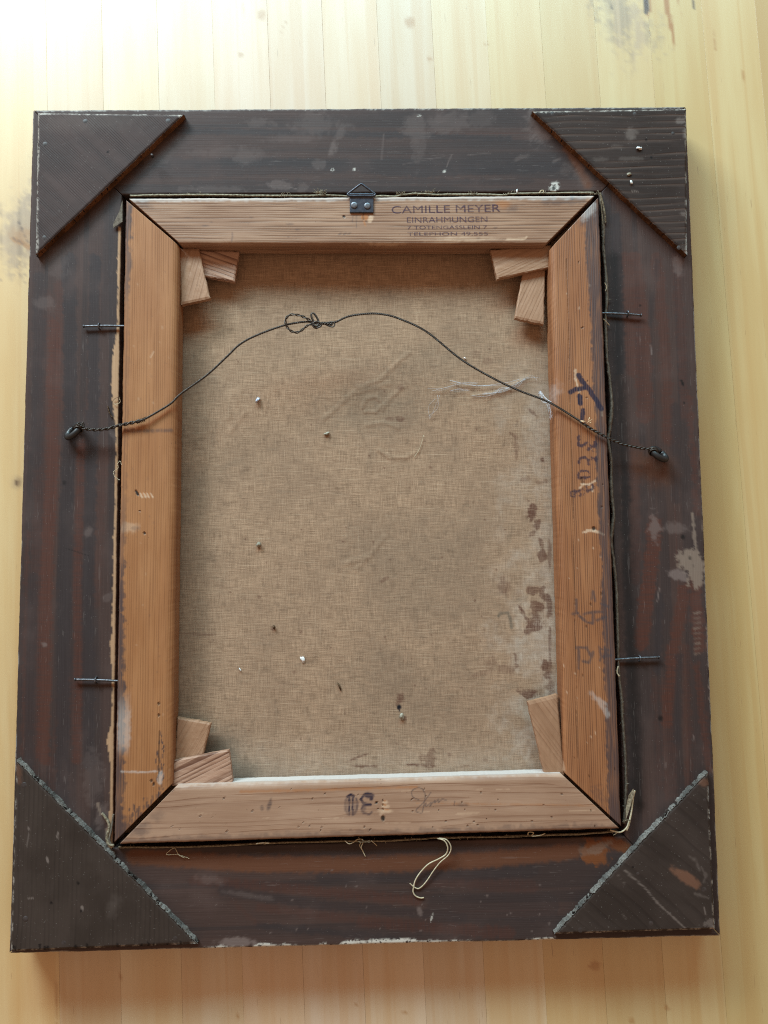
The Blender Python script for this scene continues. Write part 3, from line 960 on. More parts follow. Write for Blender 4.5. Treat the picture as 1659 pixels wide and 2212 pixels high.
def pb_br(p):
    p.blob('bare', 1484, 1898, 36, 11, 35, .3, .55, .5)
    p.stroke('smudge', [(1350, 1880), (1395, 1920), (1420, 1950), (1480, 2005)], 3, 2.5, .75, 1.5)
    p.stroke('smudge', [(1335, 1890), (1350, 1910)], 2, 2, .4, 1.5)
    for pts in ([(1490, 1850), (1505, 1862), (1512, 1880)], [(1515, 1875), (1525, 1890), (1520, 1905)], [(1500, 1930), (1530, 1940)]):
        p.stroke('smudge', pts, 5, 5, .35, 3)
    p.blob('smudge', 1532, 1995, 14, 12, 0, .4, .6, 1.1)
    p.stroke('white', [(1220, 2019), (1540, 2008)], 3, 2, .5, 3)
    p.stroke('white', [(1541, 1800), (1544, 2006)], 3, 2, .5, 3)
    p.blob('bare', 1520, 1690, 14, 10, 0, .4, .4, .8)
    p.stroke('smudge', [(1521, 1960), (1524, 1975)], 3, 2, .7)
    p.blob('hole', 1367, 1874, 2.5, 2.5, 0, .4, .9, .3)
    p.stroke('smudge', [(1345, 1975), (1352, 1985)], 2, 2, .5)


corner_block((81, 243), (398, 246), (76, 551), -45, MAT_BLOCK_A, MAT_RAW_SHADED, 31, pb_tl,
             [(184, 262, .0022), (363, 261, .0022), (97, 311, .0022), (96, 513, .0020)], 'finely ribbed corner block', False)
corner_block((1483, 234), (1149, 239), (1485, 551), 2, MAT_BLOCK_B, MAT_RAW_SHADED, 32, pb_tr,
             [(1193, 246, .0020), (1371, 246, .0020), (1454, 288, .0018), (1467, 535, .0018)], 'ring grained corner block', False)
corner_block((22, 2056), (34, 1640), (427, 2040), 90, MAT_BLOCK_C, MAT_RAW_LIT, 33, pb_bl,
             [(52, 1696, .0022), (55, 1985, .0020), (138, 2037, .0024), (378, 2027, .0024)], 'plain corner block with fuzzy pale sawn edge', True)
corner_block((1545, 2008), (1530, 1666), (1197, 2019), -42, MAT_BLOCK_D, MAT_RAW_LIT, 34, pb_br,
             [(1521, 1922, .0024), (1406, 1994, .0022), (1254, 2008, .0024), (1378, 1887, .0016), (1522, 1728, .0016)], 'streaked corner block with fuzzy pale sawn edge', True)
mb = MB()
c = U3(329, 337, ZB)
mb.tube([c - [0, 0, .001], c + [0.0004, -0.0006, 0.003], c + [0.0012, -0.002, 0.0042]], [.0012, .0011, .0007], 8)
mb.build('bent_nail', MAT_NAILHEAD, pf)

# nails that hold the stretcher, each under a small staple
for (h, e, st) in (((180, 705), (264, 704.5), (216, 706)), ((161, 1468), (250, 1471), (209, 1468.5)), ((1386, 681), (1307, 677), (1354, 679)), ((1424, 1420), (1332, 1425), (1380, 1422))):
    a, b = U3(*h, ZF + .0026), U3(*e, ZF + .0020)
    d = (b - a) / np.linalg.norm(b - a)
    mb = MB()
    mid = (a + b) / 2 + np.array([0, 0.0003, 0.0002])
    mb.tube(crom([a, mid, b + d * 0.004], 6), 0.00088, 10)
    mb.disc(a + d * 0.0006, 0.00135, 0.0009, 12, 0.3, tuple(-d))
    nail = mb.build('holding_nail', MAT_STEEL, pf)
    c = U3(*st, ZF)
    n2 = np.array([-d[1], d[0], 0])
    mb = MB()
    pts = [c - n2 * 0.0020 - [0, 0, .001], c - n2 * 0.0021 + [0, 0, .0020], c - n2 * 0.0013 + [0, 0, .0036], c + [0, 0, .0041], c + n2 * 0.0013 + [0, 0, .0036], c + n2 * 0.0021 + [0, 0, .0020], c + n2 * 0.0020 - [0, 0, .001]]
    mb.tube(crom(pts, 4), 0.00062, 8)
    mb.build('staple', MAT_STEEL, nail)

# screw eyes
EYES = []
for (px, d, lean) in (((157, 927), (0.72, 0.70), 0.75), ((1424, 975), (0.80, -0.58), 0.75)):
    d = np.array([*d, 0.0])
    d /= np.linalg.norm(d)
    side = np.array([-d[1], d[0], 0])
    if side[1] > 0:
        side = -side
    base = U3(*px, ZF)
    up = np.array([0, 0, 1.0]) * math.cos(lean) + side * math.sin(lean)
    cen = base + up * 0.0054 + np.array([0, 0, .0012])
    an = np.linspace(-math.pi * .42, math.pi * 1.5, 40)
    ring = [cen + 0.0047 * (math.cos(t_) * d * 1.35 + math.sin(t_) * up) for t_ in an]
    mb = MB()
    mb.tube(np.array(ring), 0.0024, 12)
    mb.tube(crom([base - [0, 0, .004], base + [0, 0, .0006], cen - up * 0.0044], 5), 0.0016, 12)
    mb.build('screw_eye', MAT_BLACK_METAL, pf)
    EYES.append((cen, d, up))

# ------------------------------------------------------------------ painting on its stretcher
pt = thing('painting', 'back of a linen canvas on an orange pine stretcher, set inside the dark frame', 'painting', (0, 0, 0))

# canvas
n1, n2_ = 470, 640
cor = [U(*q, ZS) for q in ((275, 431), (1290, 424), (1338, 1786), (250, 1820))]
S, T = np.meshgrid(np.linspace(0, 1, n2_), np.linspace(0, 1, n1), indexing='ij')
XY = (cor[0] * ((1 - S) * (1 - T))[..., None] + cor[1] * ((1 - S) * T)[..., None] + cor[2] * (S * T)[..., None] + cor[3] * (S * (1 - T))[..., None])
Z = ZC + (fbm(XY[..., 0] * 9 + 3, XY[..., 1] * 9, 5, 3) - .5) * 0.0010 + (fbm(XY[..., 0] * 45, XY[..., 1] * 45, 6, 3) - .5) * 0.0005
P = np.concatenate([XY, Z[..., None]], 2)
p = Paint(P, 44)
for k in ('pale', 'grey', 'brown', 'black'):
    p.layer(k)


def crop(pts, ox, oy, k):
    """marks measured on an enlarged piece of the photograph"""
    return [((ox + a / k) * .73733, (oy + b / k) * .73733) for a, b in pts]


# dents and ridges of the paint on the other side
ridge = np.zeros_like(Z)
for pts, w, amp in ((crop([(0, 215), (150, 170), (280, 40), (380, -40)], 1050, 1050, 2.552), 9, .0006), (crop([(180, 380), (240, 290), (330, 220)], 1050, 1050, 2.552), 9, .0007), (crop([(30, 370), (60, 300), (140, 290), (180, 340), (130, 400), (50, 400)], 1050, 1050, 2.552), 7, .0007),
                    (crop([(150, 690), (240, 740), (360, 740), (440, 700)], 1050, 1050, 2.552), 8, .0006), (crop([(60, 500), (180, 480), (300, 520)], 1050, 1050, 2.552), 8, .0005), ([(490, 905), (510, 870), (520, 840)], 10, .0004), ([(500, 930), (530, 890)], 9, .0004), (crop([(1300, 390), (1450, 340)], 500, 1500, 2.552), 10, .0005),
                    (crop([(860, 280), (1000, 260), (1100, 240), (1250, 150)], 1050, 1050, 2.552), 9, .0010), ([(700, 905), (760, 850), (840, 830)], 9, .0005), ([(770, 1230), (800, 1200), (830, 1160)], 10, .0004)):
    q = Paint.__new__(Paint)
    q.u, q.v, q.n, q.m, q.f, q.L = p.u, p.v, p.n, p.m, p.f, {}
    q.stroke('r', pts, w, w * .9, 1.0, 2)
    ridge += q.L['r'] * amp * .6
P[..., 2] += ridge
right = sstep(1075, 1200, p.u + p.m * 220 + p.n * 40)
p.put('pale', right * sstep(720, 900, p.v) * (.55 + .3 * sstep(1150, 1400, p.v)) * (0.75 + p.n))
p.put('pale', sstep(1560, 1680, p.v + p.m * 60) * .35 * (0.8 + p.n))
p.put('grey', (1 - sstep(395, 470, p.u + p.m * 90)) * .30)  # shadow of the left bar, painted as a grey margin
p.blob('grey', 450, 1635, 60, 55, 0, .8, .9, .6)
p.blob('grey', 515, 1672, 60, 30, 0, .8, .9, .6)
p.blob('grey', 900, 1250, 130, 120, 0, .9, .28, .9)
p.blob('grey', 860, 1500, 110, 100, 0, .9, .30, .9)
p.blob('grey', 830, 880, 120, 50, -10, .9, .40, .9)
p.blob('grey', 900, 800, 120, 40, -15, .9, .30, .9)
for x, y, rx, ry, an, k in ((1149, 1104, 9, 17, 0, 1), (1161, 1134, 8, 10, 0, .8), (1172, 993, 5, 6, 0, .9), (1150, 1153, 12, 5, -35, .6), (1168, 1170, 5, 12, -20, .7), (1171, 1199, 9, 13, 0, .8), (1187, 1190, 4, 34, 0, .6), (1166, 1042, 8, 4, 0, .4), (1180, 1040, 4, 4, 0, .5), (1132, 1035, 12, 6, 0, .35),
                            (1108, 940, 10, 3, 40, .5), (1115, 965, 5, 22, 0, .4), (1150, 890, 6, 14, -40, .6), (1180, 1290, 10, 8, 0, .8), (1172, 1275, 6, 12, 20, .7), (1186, 1310, 6, 26, 0, .7), (1160, 1310, 16, 10, 20, .85), (1150, 1275, 14, 7, 0, .7), (1158, 1340, 10, 18, -10, .7), (1140, 1340, 26, 4, 48, .8),
                            (1125, 1315, 14, 3, 48, .8), (1158, 1353, 20, 13, 0, .95), (1140, 1362, 12, 8, -30, .8), (1188, 1390, 4, 50, 0, .65), (1176, 1437, 8, 12, 0, .85), (1184, 1460, 8, 10, 0, .7), (1115, 1430, 4, 22, -6, .6), (1100, 1445, 20, 8, 0, .4), (1140, 1500, 20, 9, 10, .85), (1190, 1485, 10, 16, 0, .5), (1040, 1455, 24, 6, -20, .3), (1060, 1430, 10, 14, 0, .3),
                            (1088, 1265, 14, 22, 0, .45), (1120, 1280, 8, 6, 0, .3), (863, 1512, 9, 18, 18, .75), (928, 1640, 10, 22, 10, .55), (915, 1636, 10, 9, 0, .4), (970, 1630, 6, 6, 0, .4), (1048, 1642, 9, 4, 0, .5), (875, 1553, 5, 6, 0, .7), (830, 1252, 10, 3, -35, .5), (770, 1637, 18, 2.5, -20, .7), (900, 1652, 34, 2.4, 4, .85), (1010, 1655, 20, 2, 0, .4), (790, 1655, 28, 2.4, 2, .7), (830, 1010, 5, 4, 0, .6), (865, 905, 9, 5, 20, .5), (865, 838, 8, 8, 20, .45), (842, 905, 8, 4, 0, .4),
                            (1030, 765, 8, 10, 0, .25), (1055, 780, 12, 8, 0, .3), (590, 1358, 4, 5, 0, .6), (650, 1365, 3, 3, 0, .6), (430, 1370, 40, 3, 3, .45), (560, 1290, 3, 4, 0, .5), (635, 1453, 4, 3, 0, .5), (930, 1010, 4, 4, 0, .4)):
    p.blob('brown', x, y, rx * .95, ry * .95, an, .25, min(1, k * 1.15), 1.0)
p.stroke('grey', crop([(1045, 395), (1060, 375), (1120, 370), (1140, 450), (1145, 480)], 1050, 1650, 2.552), 6, 4, .9, 2)
p.blob('black', 862, 1527, 5.5, 6, 0, .3, 1, .4)
p.stroke('black', [(862, 1530), (863, 1536)], 3, 2, 1)
for k in range(90):
    x, y = rng.uniform(410, 1180), rng.uniform(640, 1660)
    p.blob('brown', x, y, rng.uniform(1.2, 2.8), rng.uniform(1.2, 3), 0, .4, rng.uniform(.4, .9), .3)
for k in range(70):
    x, y = rng.uniform(405, 1190), rng.uniform(700, 1670)
    a = rng.uniform(-25, 25) + (90 if rng.random() < .35 else 0)
    p.blob('grey', x, y, rng.uniform(8, 26), rng.uniform(2, 6), a, .8, rng.uniform(.10, .28), 1.2)
UVs = XY.copy()
me = raw_mesh('canvas', P.reshape(-1, 3), grid_quads(n2_, n1, False), (), UVs.reshape(-1, 2), {k: v.reshape(-1) for k, v in p.L.items()})
me.flip_normals() if me.polygons[0].normal.z < 0 else None
link('canvas', me, MAT_LINEN, pt)

# stretcher bars
RI = 0.0042


def stretcher(O0, O1, I0, I1, mat, seed, paint, rin=RI, din=0.0030, res=0.0008):
    q = [U(*a, ZS) for a in (O0, O1, I0, I1)]
    prof = [('o', 0.0, ZC + .001), ('o', 0.0, ZS - .0020), ('o', .0004, ZS - .0009), ('o', .0010, ZS - .0003), ('o', .0020, ZS)]
    for k in range(0, 9):
        a = math.pi / 2 * k / 8
        prof.append(('i', -rin + rin * math.sin(a), ZS - din + din * math.cos(a)))
    prof += [('i', 0.0002, ZC + .0055), ('i', -.0006, ZC + .0040), ('i', -.004, ZC + .0012)]
    P, UVs, fl = bar_surface(*q, prof, res, 0.0004, 0.0003, 0.00015, seed)
    p = Paint(P, seed)
    for k in ('pale', 'amber', 'dark', 'white', 'ink', 'pencil', 'hole'):
        p.layer(k)
    paint(p, UVs, P[..., 2])
    return bar_object('stretcher_bar', P, UVs, fl, p.L, mat, pt)


def ps_top(p, UVs, z):
    s = UVs[..., 1] - UVs[0, np.argmax(z[0] > ZS - .0005), 1]
    p.put('white', (1 - sstep(.001, .0035, s + p.n * .003)) * .38 * (s > -.001))
    p.blob('dark', 300, 434, 26, 10, 20, .6, .5, .8)
    p.stroke('dark', [(1180, 436), (1260, 432)], 16, 10, .5, 6)
    p.blob('dark', 1236, 428, 4, 6, 0, .4, .9, .6)
    p.blob('dark', 1105, 450, 14, 9, 0, .6, .5, .8)
    p.stroke('ink', [(502, 503), (502, 512), (500, 522)], 3.5, 2, .35)
    p.blob('amber', 787, 470, 9, 7, 0, .3, .9, .7)
    p.stroke('amber', [(786, 478), (790, 488)], 5, 3, .7, 2)
    p.blob('pale', 800, 473, 6, 8, 30, .3, .9, .6)
    p.stroke('hole', [(785, 458), (786, 476)], 2, 1.5, .7)
    p.blob('hole', 743, 468, 3.6, 2.8, 20, .3, 1, .5)
    p.stroke('dark', [(762, 465), (762, 480)], 2, 2, .5)
    p.stroke('dark', [(770, 465), (770, 492)], 2, 2, .5)
    p.blob('amber', 1090, 442, 20, 10, 15, .5, .55, .8)
    p.blob('pale', 820, 527, 40, 4, 0, .5, .6, .9)
    for x, y in ((735, 505), (745, 505), (755, 504)):
        p.blob('dark', x, y, 5, 2, -20, .5, .6, .6)
    for k in range(12):
        p.blob('dark', rng.uniform(400, 1170), rng.uniform(440, 520), rng.uniform(2, 10), rng.uniform(1, 2), 0, .5, .45, .8)
    p.blob('pale', 1020, 516, 60, 5, 0, .6, .5, 1)
    p.stroke('pale', [(1095, 517), (1135, 516), (1137, 512)], 4, 2, .8, 1)
    p.blob('pale', 955, 523, 30, 3, 0, .6, .5, 1)


def ps_left(p, UVs, z):
    s = UVs[..., 1] - UVs[0, np.argmax(z[0] > ZS - .0005), 1]
    v = p.v
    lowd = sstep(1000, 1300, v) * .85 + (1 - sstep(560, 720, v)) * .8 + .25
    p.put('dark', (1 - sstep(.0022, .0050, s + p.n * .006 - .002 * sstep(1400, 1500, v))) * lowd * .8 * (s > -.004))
    p.put('white', (1 - sstep(.003, .006, np.abs(s - .005) + p.n * .003)) * .30 * sstep(1480, 1560, v) * (1 - sstep(1600, 1640, v)))
    p.stroke('dark', [(268, 931), (372, 930)], 7, 5, .55, 2)
    p.stroke('hole', [(294, 1061), (298, 1068)], 5, 2, 1, 1)
    for x in (302, 310, 317, 325):
        p.stroke('pale', [(x, 1066), (x + 5, 1074)], 4, 2, .9, 1)
        p.stroke('amber', [(x - 3, 1064), (x, 1070)], 3, 2, .7)
    p.blob('hole', 312, 1152, 2.4, 3, 0, .3, .9, .3)
    p.blob('hole', 302, 1104, 1.8, 1.8, 0, .3, .7, .3)
    p.blob('pale', 278, 1140, 20, 10, 0, .5, .45, .9)
    p.blob('dark', 293, 1141, 10, 4, 0, .5, .4, .8)
    p.stroke('pale', [(332, 760), (325, 772)], 3, 2, .5)
    for k in range(60):
        t = rng.random() ** .6
        y = 1570 + t * 180
        x = (343 if rng.random() < .5 else 350) + rng.normal(0, 3) - (8 * rng.random() if rng.random() < .2 else 0)
        p.stroke('dark', [(x, y), (x, y + rng.uniform(2, 9))], 2.4, 1.6, .95)
    p.stroke('hole', [(345, 1580), (342, 1690)], 1.6, 1.2, .55)
    for x, y in ((343, 1520), (327, 1687), (332, 1694), (343, 1545)):
        p.blob('hole', x, y, 2.4, 3.4, 0, .4, .85, .4)
    for k in range(40):
        t = rng.random()
        x = 275 + t * 55
        y = 1795 - t * 62 - abs(rng.normal(0, 16))
        p.stroke('dark', [(x, y), (x, y + rng.uniform(4, 16))], 3, 2, .8, 1)
    p.blob('dark', 268, 1790, 16, 28, 25, .6, .8, 1.0)
    p.stroke('white', [(262, 1667), (315, 1668), (340, 1666)], 4, 3, .35, 2)
    p.stroke('white', [(347, 1670), (345, 1690)], 9, 5, .35, 3)
    for k in range(40):
        p.blob('dark' if rng.random() < .5 else 'pale', rng.uniform(275, 372), rng.uniform(560, 1700), rng.uniform(1, 2.5), rng.uniform(1, 4), 0, .5, .22, .5)
    # rounded inner side turned from the light, its shade painted darker
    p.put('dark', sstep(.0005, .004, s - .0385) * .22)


def ps_right(p, UVs, z):
    s = UVs[..., 1] - UVs[0, np.argmax(z[0] > ZS - .0005), 1]
    v = p.v
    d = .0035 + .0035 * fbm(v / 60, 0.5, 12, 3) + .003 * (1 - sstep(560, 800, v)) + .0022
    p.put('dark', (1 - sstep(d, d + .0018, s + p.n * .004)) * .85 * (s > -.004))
    p.blob('dark', 1268, 470, 28, 30, 30, .6, .6, 1.0)
    p.blob('white', 1262, 455, 18, 20, 40, .6, .35, 1.0)
    p.stroke('white', [(1236, 480), (1226, 492)], 8, 5, .5, 3)
    k_ = lambda pts: crop(pts, 1600, 1070, 5.1433)
    for pts, w in (([(490, 150), (560, 260), (640, 360), (720, 470), (770, 560), (830, 660)], 62), ([(365, 405), (460, 360), (600, 335)], 62), ([(510, 480), (515, 570)], 66), ([(500, 470), (530, 560)], 50), ([(555, 670), (545, 820)], 48), ([(520, 830), (540, 860), (585, 870)], 30),
                   ([(492, 1060), (480, 1200), (540, 1220), (590, 1180)], 34), ([(640, 1260), (700, 1230), (740, 1180)], 44), ([(660, 1200), (700, 1290)], 30), ([(490, 1460), (510, 1400), (580, 1380), (640, 1420), (630, 1510)], 30), ([(690, 1390), (690, 1420)], 26), ([(740, 1390), (745, 1430)], 22),
                   ([(490, 1600), (490, 1700)], 22), ([(520, 1600), (600, 1590)], 26), ([(520, 1690), (650, 1680)], 30), ([(640, 1600), (650, 1680)], 22), ([(370, 1910), (430, 1890), (430, 1980), (380, 1970), (370, 1920)], 24), ([(460, 1900), (520, 1890), (520, 1960)], 22), ([(560, 1870), (570, 1950)], 26), ([(610, 1820), (620, 1900), (690, 1870)], 24), ([(690, 1790), (710, 1850)], 22)):
        p.stroke('ink', k_(pts), w / 5.1433 * .737 * 1.2, 2.2, 1.0 if pts[0][1] < 1000 else .85, 2.0 if pts[0][1] < 1000 else 3.6)
    # gouges
    for pts in ([(520, 1790), (640, 1800), (740, 1740)], [(510, 1850), (560, 1790)], [(690, 1830), (700, 1900)], [(440, 70), (440, 200), (500, 400)], [(830, 640), (840, 760)]):
        p.stroke('pale', k_(pts), 3.5, 2, .9, 1.2)
    p.stroke('hole', k_([(540, 1710), (550, 1770)]), 6, 3, .5, 2)
    for pts in ([(535, 1058), (590, 1040), (660, 1070)], [(560, 1045), (640, 1055)]):
        p.stroke('pale', crop(pts, 1450, 1050, 2.0737), 4, 2.5, .9, 2)
    p.blob('hole', *crop([(600, 1035)], 1450, 1050, 2.0737)[0], 4, 4, 0, .4, .9, .6)
    pc = lambda pts: crop(pts, 1650, 1600, 3.318)
    for pts in ([(275, 520), (290, 440), (310, 530)], [(95, 660), (150, 650)], [(130, 520), (125, 640)], [(200, 660), (290, 640), (380, 640)], [(160, 680), (230, 740), (290, 750)], [(290, 640), (290, 750)], [(370, 560), (440, 590)], [(330, 720), (420, 690)],
                [(130, 990), (150, 1000), (150, 1190)], [(140, 985), (230, 985), (260, 1060), (290, 1030)], [(190, 1120), (250, 1130), (290, 1050)], [(350, 980), (370, 1080), (360, 1110)], [(370, 1080), (470, 1060)], [(400, 980), (420, 1060)], [(360, 1000), (440, 1010)]):
        p.stroke('pencil', pc(pts), 5.5, 3.5, 1.0, 1.5)
    for pts in ([(280, 1440), (340, 1500), (420, 1620)], [(340, 1480), (400, 1530)], [(380, 1560), (430, 1640)]):
        p.stroke('white', pc(pts), 8, 9, .26, 6)
    p.blob('white', 1196, 860, 10, 22, 10, .9, .22, 1.2)
    p.blob('dark', 1345, 1765, 14, 40, -8, .5, .6, 1.0)
    for k in range(26):
        p.stroke('dark', [(1297 + rng.normal(0, 10), 1690 + rng.uniform(0, 70)), (1298 + rng.normal(0, 10), 1700 + rng.uniform(0, 80))], 2.5, 2, .35, 1)
    p.stroke('pale', [(1213, 1640), (1218, 1662)], 5, 3, .6, 2)
    for k in range(40):
        p.blob('hole' if rng.random() < .5 else 'pale', rng.uniform(1210, 1330), rng.uniform(560, 1700), rng.uniform(.8, 2), rng.uniform(1, 4), 0, .5, .6, .5)
    p.stroke('hole', [(1224, 560), (1238, 1100), (1248, 1640)], 1.5, 1.2, .45, .6)
    p.blob('hole', 1258, 708, 3.5, 2.2, -20, .3, .7, .4)


def ps_bottom(p, UVs, z):
    s = UVs[..., 1] - UVs[0, np.argmax(z[0] > ZS - .0005), 1]
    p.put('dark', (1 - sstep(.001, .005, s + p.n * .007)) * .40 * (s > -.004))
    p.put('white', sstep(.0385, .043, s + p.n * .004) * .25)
    p.put('white', sstep(.0438, .0452, s) * .60)  # window light on the inner side face, painted whiter
    p.stroke('amber', [(520, 1710), (700, 1706), (900, 1700)], 5, 4, .5, 2)
    p.stroke('amber', [(900, 1735), (1300, 1740)], 3, 3, .35, 2)
    p.blob('dark', 300, 1790, 26, 16, -25, .6, .5, 1)
    p.blob('dark', 340, 1765, 20, 12, -25, .6, .35, 1)
    p.blob('dark', 582, 1738, 4, 12, 15, .5, .7, .6)
    p.blob('dark', 566, 1745, 3, 5, 0, .5, .5, .6)
    b = lambda pts: crop(pts, 950, 2280, 3.318)
    # the 30, printed the other way up
    for a in range(28):
        t = 2 * math.pi * a / 28
    for dx in (-40, 42):
        p.stroke('ink', b([(258 + dx * .35, 170), (258 + dx * .55, 260), (258 + dx * .35, 350)]), 7, 2.5, .35, 1)
    p.stroke('ink', b([(225, 180), (258, 160), (285, 175)]), 6, 2, 1, .8)
    p.stroke('ink', b([(245, 180), (243, 260), (244, 355)]), 4.5, 1.8, .9, .8)
    p.stroke('ink', b([(277, 180), (275, 260), (277, 355)]), 4.5, 1.8, .9, .8)
    p.stroke('ink', b([(215, 200), (203, 250), (208, 310), (230, 352)]), 5, 2, .45, .8)
    p.stroke('ink', b([(310, 195), (323, 240), (318, 300), (290, 350)]), 5, 2, .65, .8)
    p.blob('ink', *b([(222, 265)])[0], 7, 18, 0, .4, .35, .5)
    p.blob('ink', *b([(302, 280)])[0], 6, 16, 0, .4, .35, .5)
    p.blob('ink', *b([(425, 165)])[0], 12, 5.5, 0, .3, 1, .4)
    p.stroke('ink', b([(385, 165), (355, 205), (385, 245), (450, 255)]), 6, 2, .95, .8)
    p.blob('ink', *b([(458, 195)])[0], 4, 5, 0, .4, .9, .4)
    p.stroke('ink', b([(450, 258), (385, 262), (360, 300), (385, 340), (440, 350), (462, 330)]), 5, 2, .7, .8)
    p.blob('ink', *b([(378, 300)])[0], 6, 9, 0, .4, .5, .5)
    p.blob('hole', *b([(508, 238)])[0], 3, 2, -20, .4, 1, .4)
    # gouges beside it
    for (y, w) in ((225, 30), (265, 40), (310, 70)):
        p.blob('pale', *b([(595, y + 8)])[0], w * .22, 4, 0, .4, .9, .5)
        p.stroke('amber', b([(570, y - 10), (570 + w * .8, y - 4)]), 3, 2, .8, 1)
        p.stroke('hole', b([(568, y - 14), (572, y)]), 2.5, 2, .7)
    p.blob('hole', *b([(572, 392)])[0], 4, 6, 0, .4, .95, .5)
    p.blob('pale', *b([(560, 350)])[0], 6, 3, 0, .5, .6, .5)
    # pencilled word
    for pts in ([(920, 212), (860, 180), (850, 130), (890, 98), (940, 98), (975, 140), (980, 190), (960, 300), (945, 335), (890, 315), (960, 240), (1035, 140)], [(960, 280), (990, 240), (985, 275), (1015, 255), (1040, 235), (1025, 275), (1075, 215), (1075, 240), (1110, 205), (1110, 235), (1145, 205), (1190, 215)], [(1268, 225), (1262, 262)]):
        p.stroke('pencil', crop([(q_[0], q_[1]) for q_ in crom([np.array(a_, float) for a_ in pts], 5)], 950, 2280, 3.318), 2.1, 1.8, 1.0)
    p.blob('dark', *b([(1340, 260)])[0], 10, 5, 0, .5, .4, .8)
    for k in range(46):
        p.blob('hole', rng.uniform(350, 1290), rng.uniform(1700, 1800), rng.uniform(1.0, 2.3), rng.uniform(1.0, 2.0), 0, .5, .7, .5)
    for k in range(14):
        x = rng.uniform(400, 1280)
        y = rng.uniform(1700, 1780)
        p.stroke('pale', [(x, y), (x + rng.uniform(10, 60), y - 1)], 2, 1.6, .5, 1)


BARS = {}
BARS['t'] = stretcher((277, 427.5), (1285, 421.5), (391, 528), (1177, 528.5), MAT_BAR_TOP, 61, ps_top, .0030, .0030)
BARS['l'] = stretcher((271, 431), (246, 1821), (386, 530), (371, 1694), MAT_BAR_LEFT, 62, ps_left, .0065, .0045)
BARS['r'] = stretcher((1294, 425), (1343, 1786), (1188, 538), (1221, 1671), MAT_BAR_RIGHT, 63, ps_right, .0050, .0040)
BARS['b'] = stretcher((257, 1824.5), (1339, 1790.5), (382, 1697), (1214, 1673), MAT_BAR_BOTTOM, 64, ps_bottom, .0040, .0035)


# stamped lettering
def lettering(txt, x0, x1, y0, y1, cap, parent, z=ZS + 0.0002):
    cu = bpy.data.curves.new('lettering', 'FONT')
    cu.body = txt
    cu.align_x = 'LEFT'
    cu.resolution_u = 4
    cu.offset = 0.0
    o = bpy.data.objects.new('lettering_tmp', cu)
    COL.objects.link(o)
    dg = bpy.context.evaluated_depsgraph_get()
    me = bpy.data.meshes.new_from_object(o.evaluated_get(dg))
    bpy.data.objects.remove(o)
    n = len(me.vertices)
    co = np.zeros(n * 3)
    me.vertices.foreach_get('co', co)
    co = co.reshape(-1, 3)
    lo = np.array([co[:, 0].min(), 0])
    wd = co[:, 0].max() - lo[0]
    A, B = U(x0, y0, z), U(x1, y1, z)
    ax = (B - A) / np.linalg.norm(B - A)
    pe = np.array([-ax[1], ax[0]])
    sx = np.linalg.norm(B - A) / wd
    sy = cap / 0.70
    X = (co[:, 0] - lo[0]) * sx
    Y = co[:, 1] * sy
    W_ = np.zeros((n, 3))
    W_[:, :2] = A + X[:, None] * ax + Y[:, None] * pe
    W_[:, 2] = z
    me.vertices.foreach_set('co', W_.ravel())
    me.update()
    return link('lettering', me, MAT_INK, parent)


lettering('CAMILLE MEYER', 846, 1081, 461, 457, .0062, BARS['t'])
lettering('EINRAHMUNGEN', 879, 1053, 481, 479, .0046, BARS['t'])
lettering('7 TOTENG\u00c4SSLEIN 7', 880, 1052, 495, 494, .0029, BARS['t'])
lettering('TELEPHON 49.555', 880, 1054, 509, 508, .0028, BARS['t'])


# corner wedges
def wedge(pts, z, th, mat, uvdir, seed):
    q = [U(*a, z) for a in pts]
    n = 26
    S, T = np.meshgrid(np.linspace(0, 1, n), np.linspace(0, 1, n), indexing='ij')
    XY = (q[0] * ((1 - S) * (1 - T))[..., None] + q[1] * ((1 - S) * T)[..., None] + q[2] * (S * T)[..., None] + q[3] * (S * (1 - T))[..., None])
    ed = np.minimum(np.minimum(S, 1 - S), np.minimum(T, 1 - T))
    XY = XY + ((fbm(S * 14 + seed, T * 14, seed, 3) - .5) * 0.0009 * (ed < .01))[..., None]
    Z = z + (fbm(S * 9, T * 9, seed + 1) - .5) * 0.0004 - 0.0005 * (1 - sstep(0, .05, ed)) ** 2
    P = np.concatenate([XY, Z[..., None]], 2).reshape(-1, 3)
    idx = np.arange(n * n).reshape(n, n)
    ring = np.concatenate([idx[:-1, 0], idx[-1, :-1], idx[:0:-1, -1], idx[0, :0:-1]])
    low = P[ring].copy()
    low[:, 2] = z - th
    m_ = len(ring)
    kk = np.arange(m_)
    b = n * n
    sk = np.stack([ring, ring[(kk + 1) % m_], b + (kk + 1) % m_, b + kk], 1)
    e1 = np.array([math.cos(math.radians(uvdir)), math.sin(math.radians(uvdir))])
    e2 = np.array([-e1[1], e1[0]])
    A = XY.reshape(-1, 2)
    uv = np.stack([A @ e1 + seed * .37, A @ e2], 1)
    uv = np.concatenate([uv, uv[ring] + np.array([0, .004])])
    d1, d2 = q[3] - q[0], q[1] - q[0]
    ccw = d1[0] * d2[1] - d1[1] * d2[0] > 0
    me = raw_mesh('wedge', np.concatenate([P, low]), np.concatenate([grid_quads(n, n, not ccw), sk[:, ::-1] if not ccw else sk]), [], uv,
                  {k: np.zeros(n * n + m_) for k in ('pale', 'amber', 'dark', 'white', 'ink', 'pencil', 'hole')})
    me.polygons.foreach_set('use_smooth', [False] * len(me.polygons))
    return link('wedge', me, mat, pt)


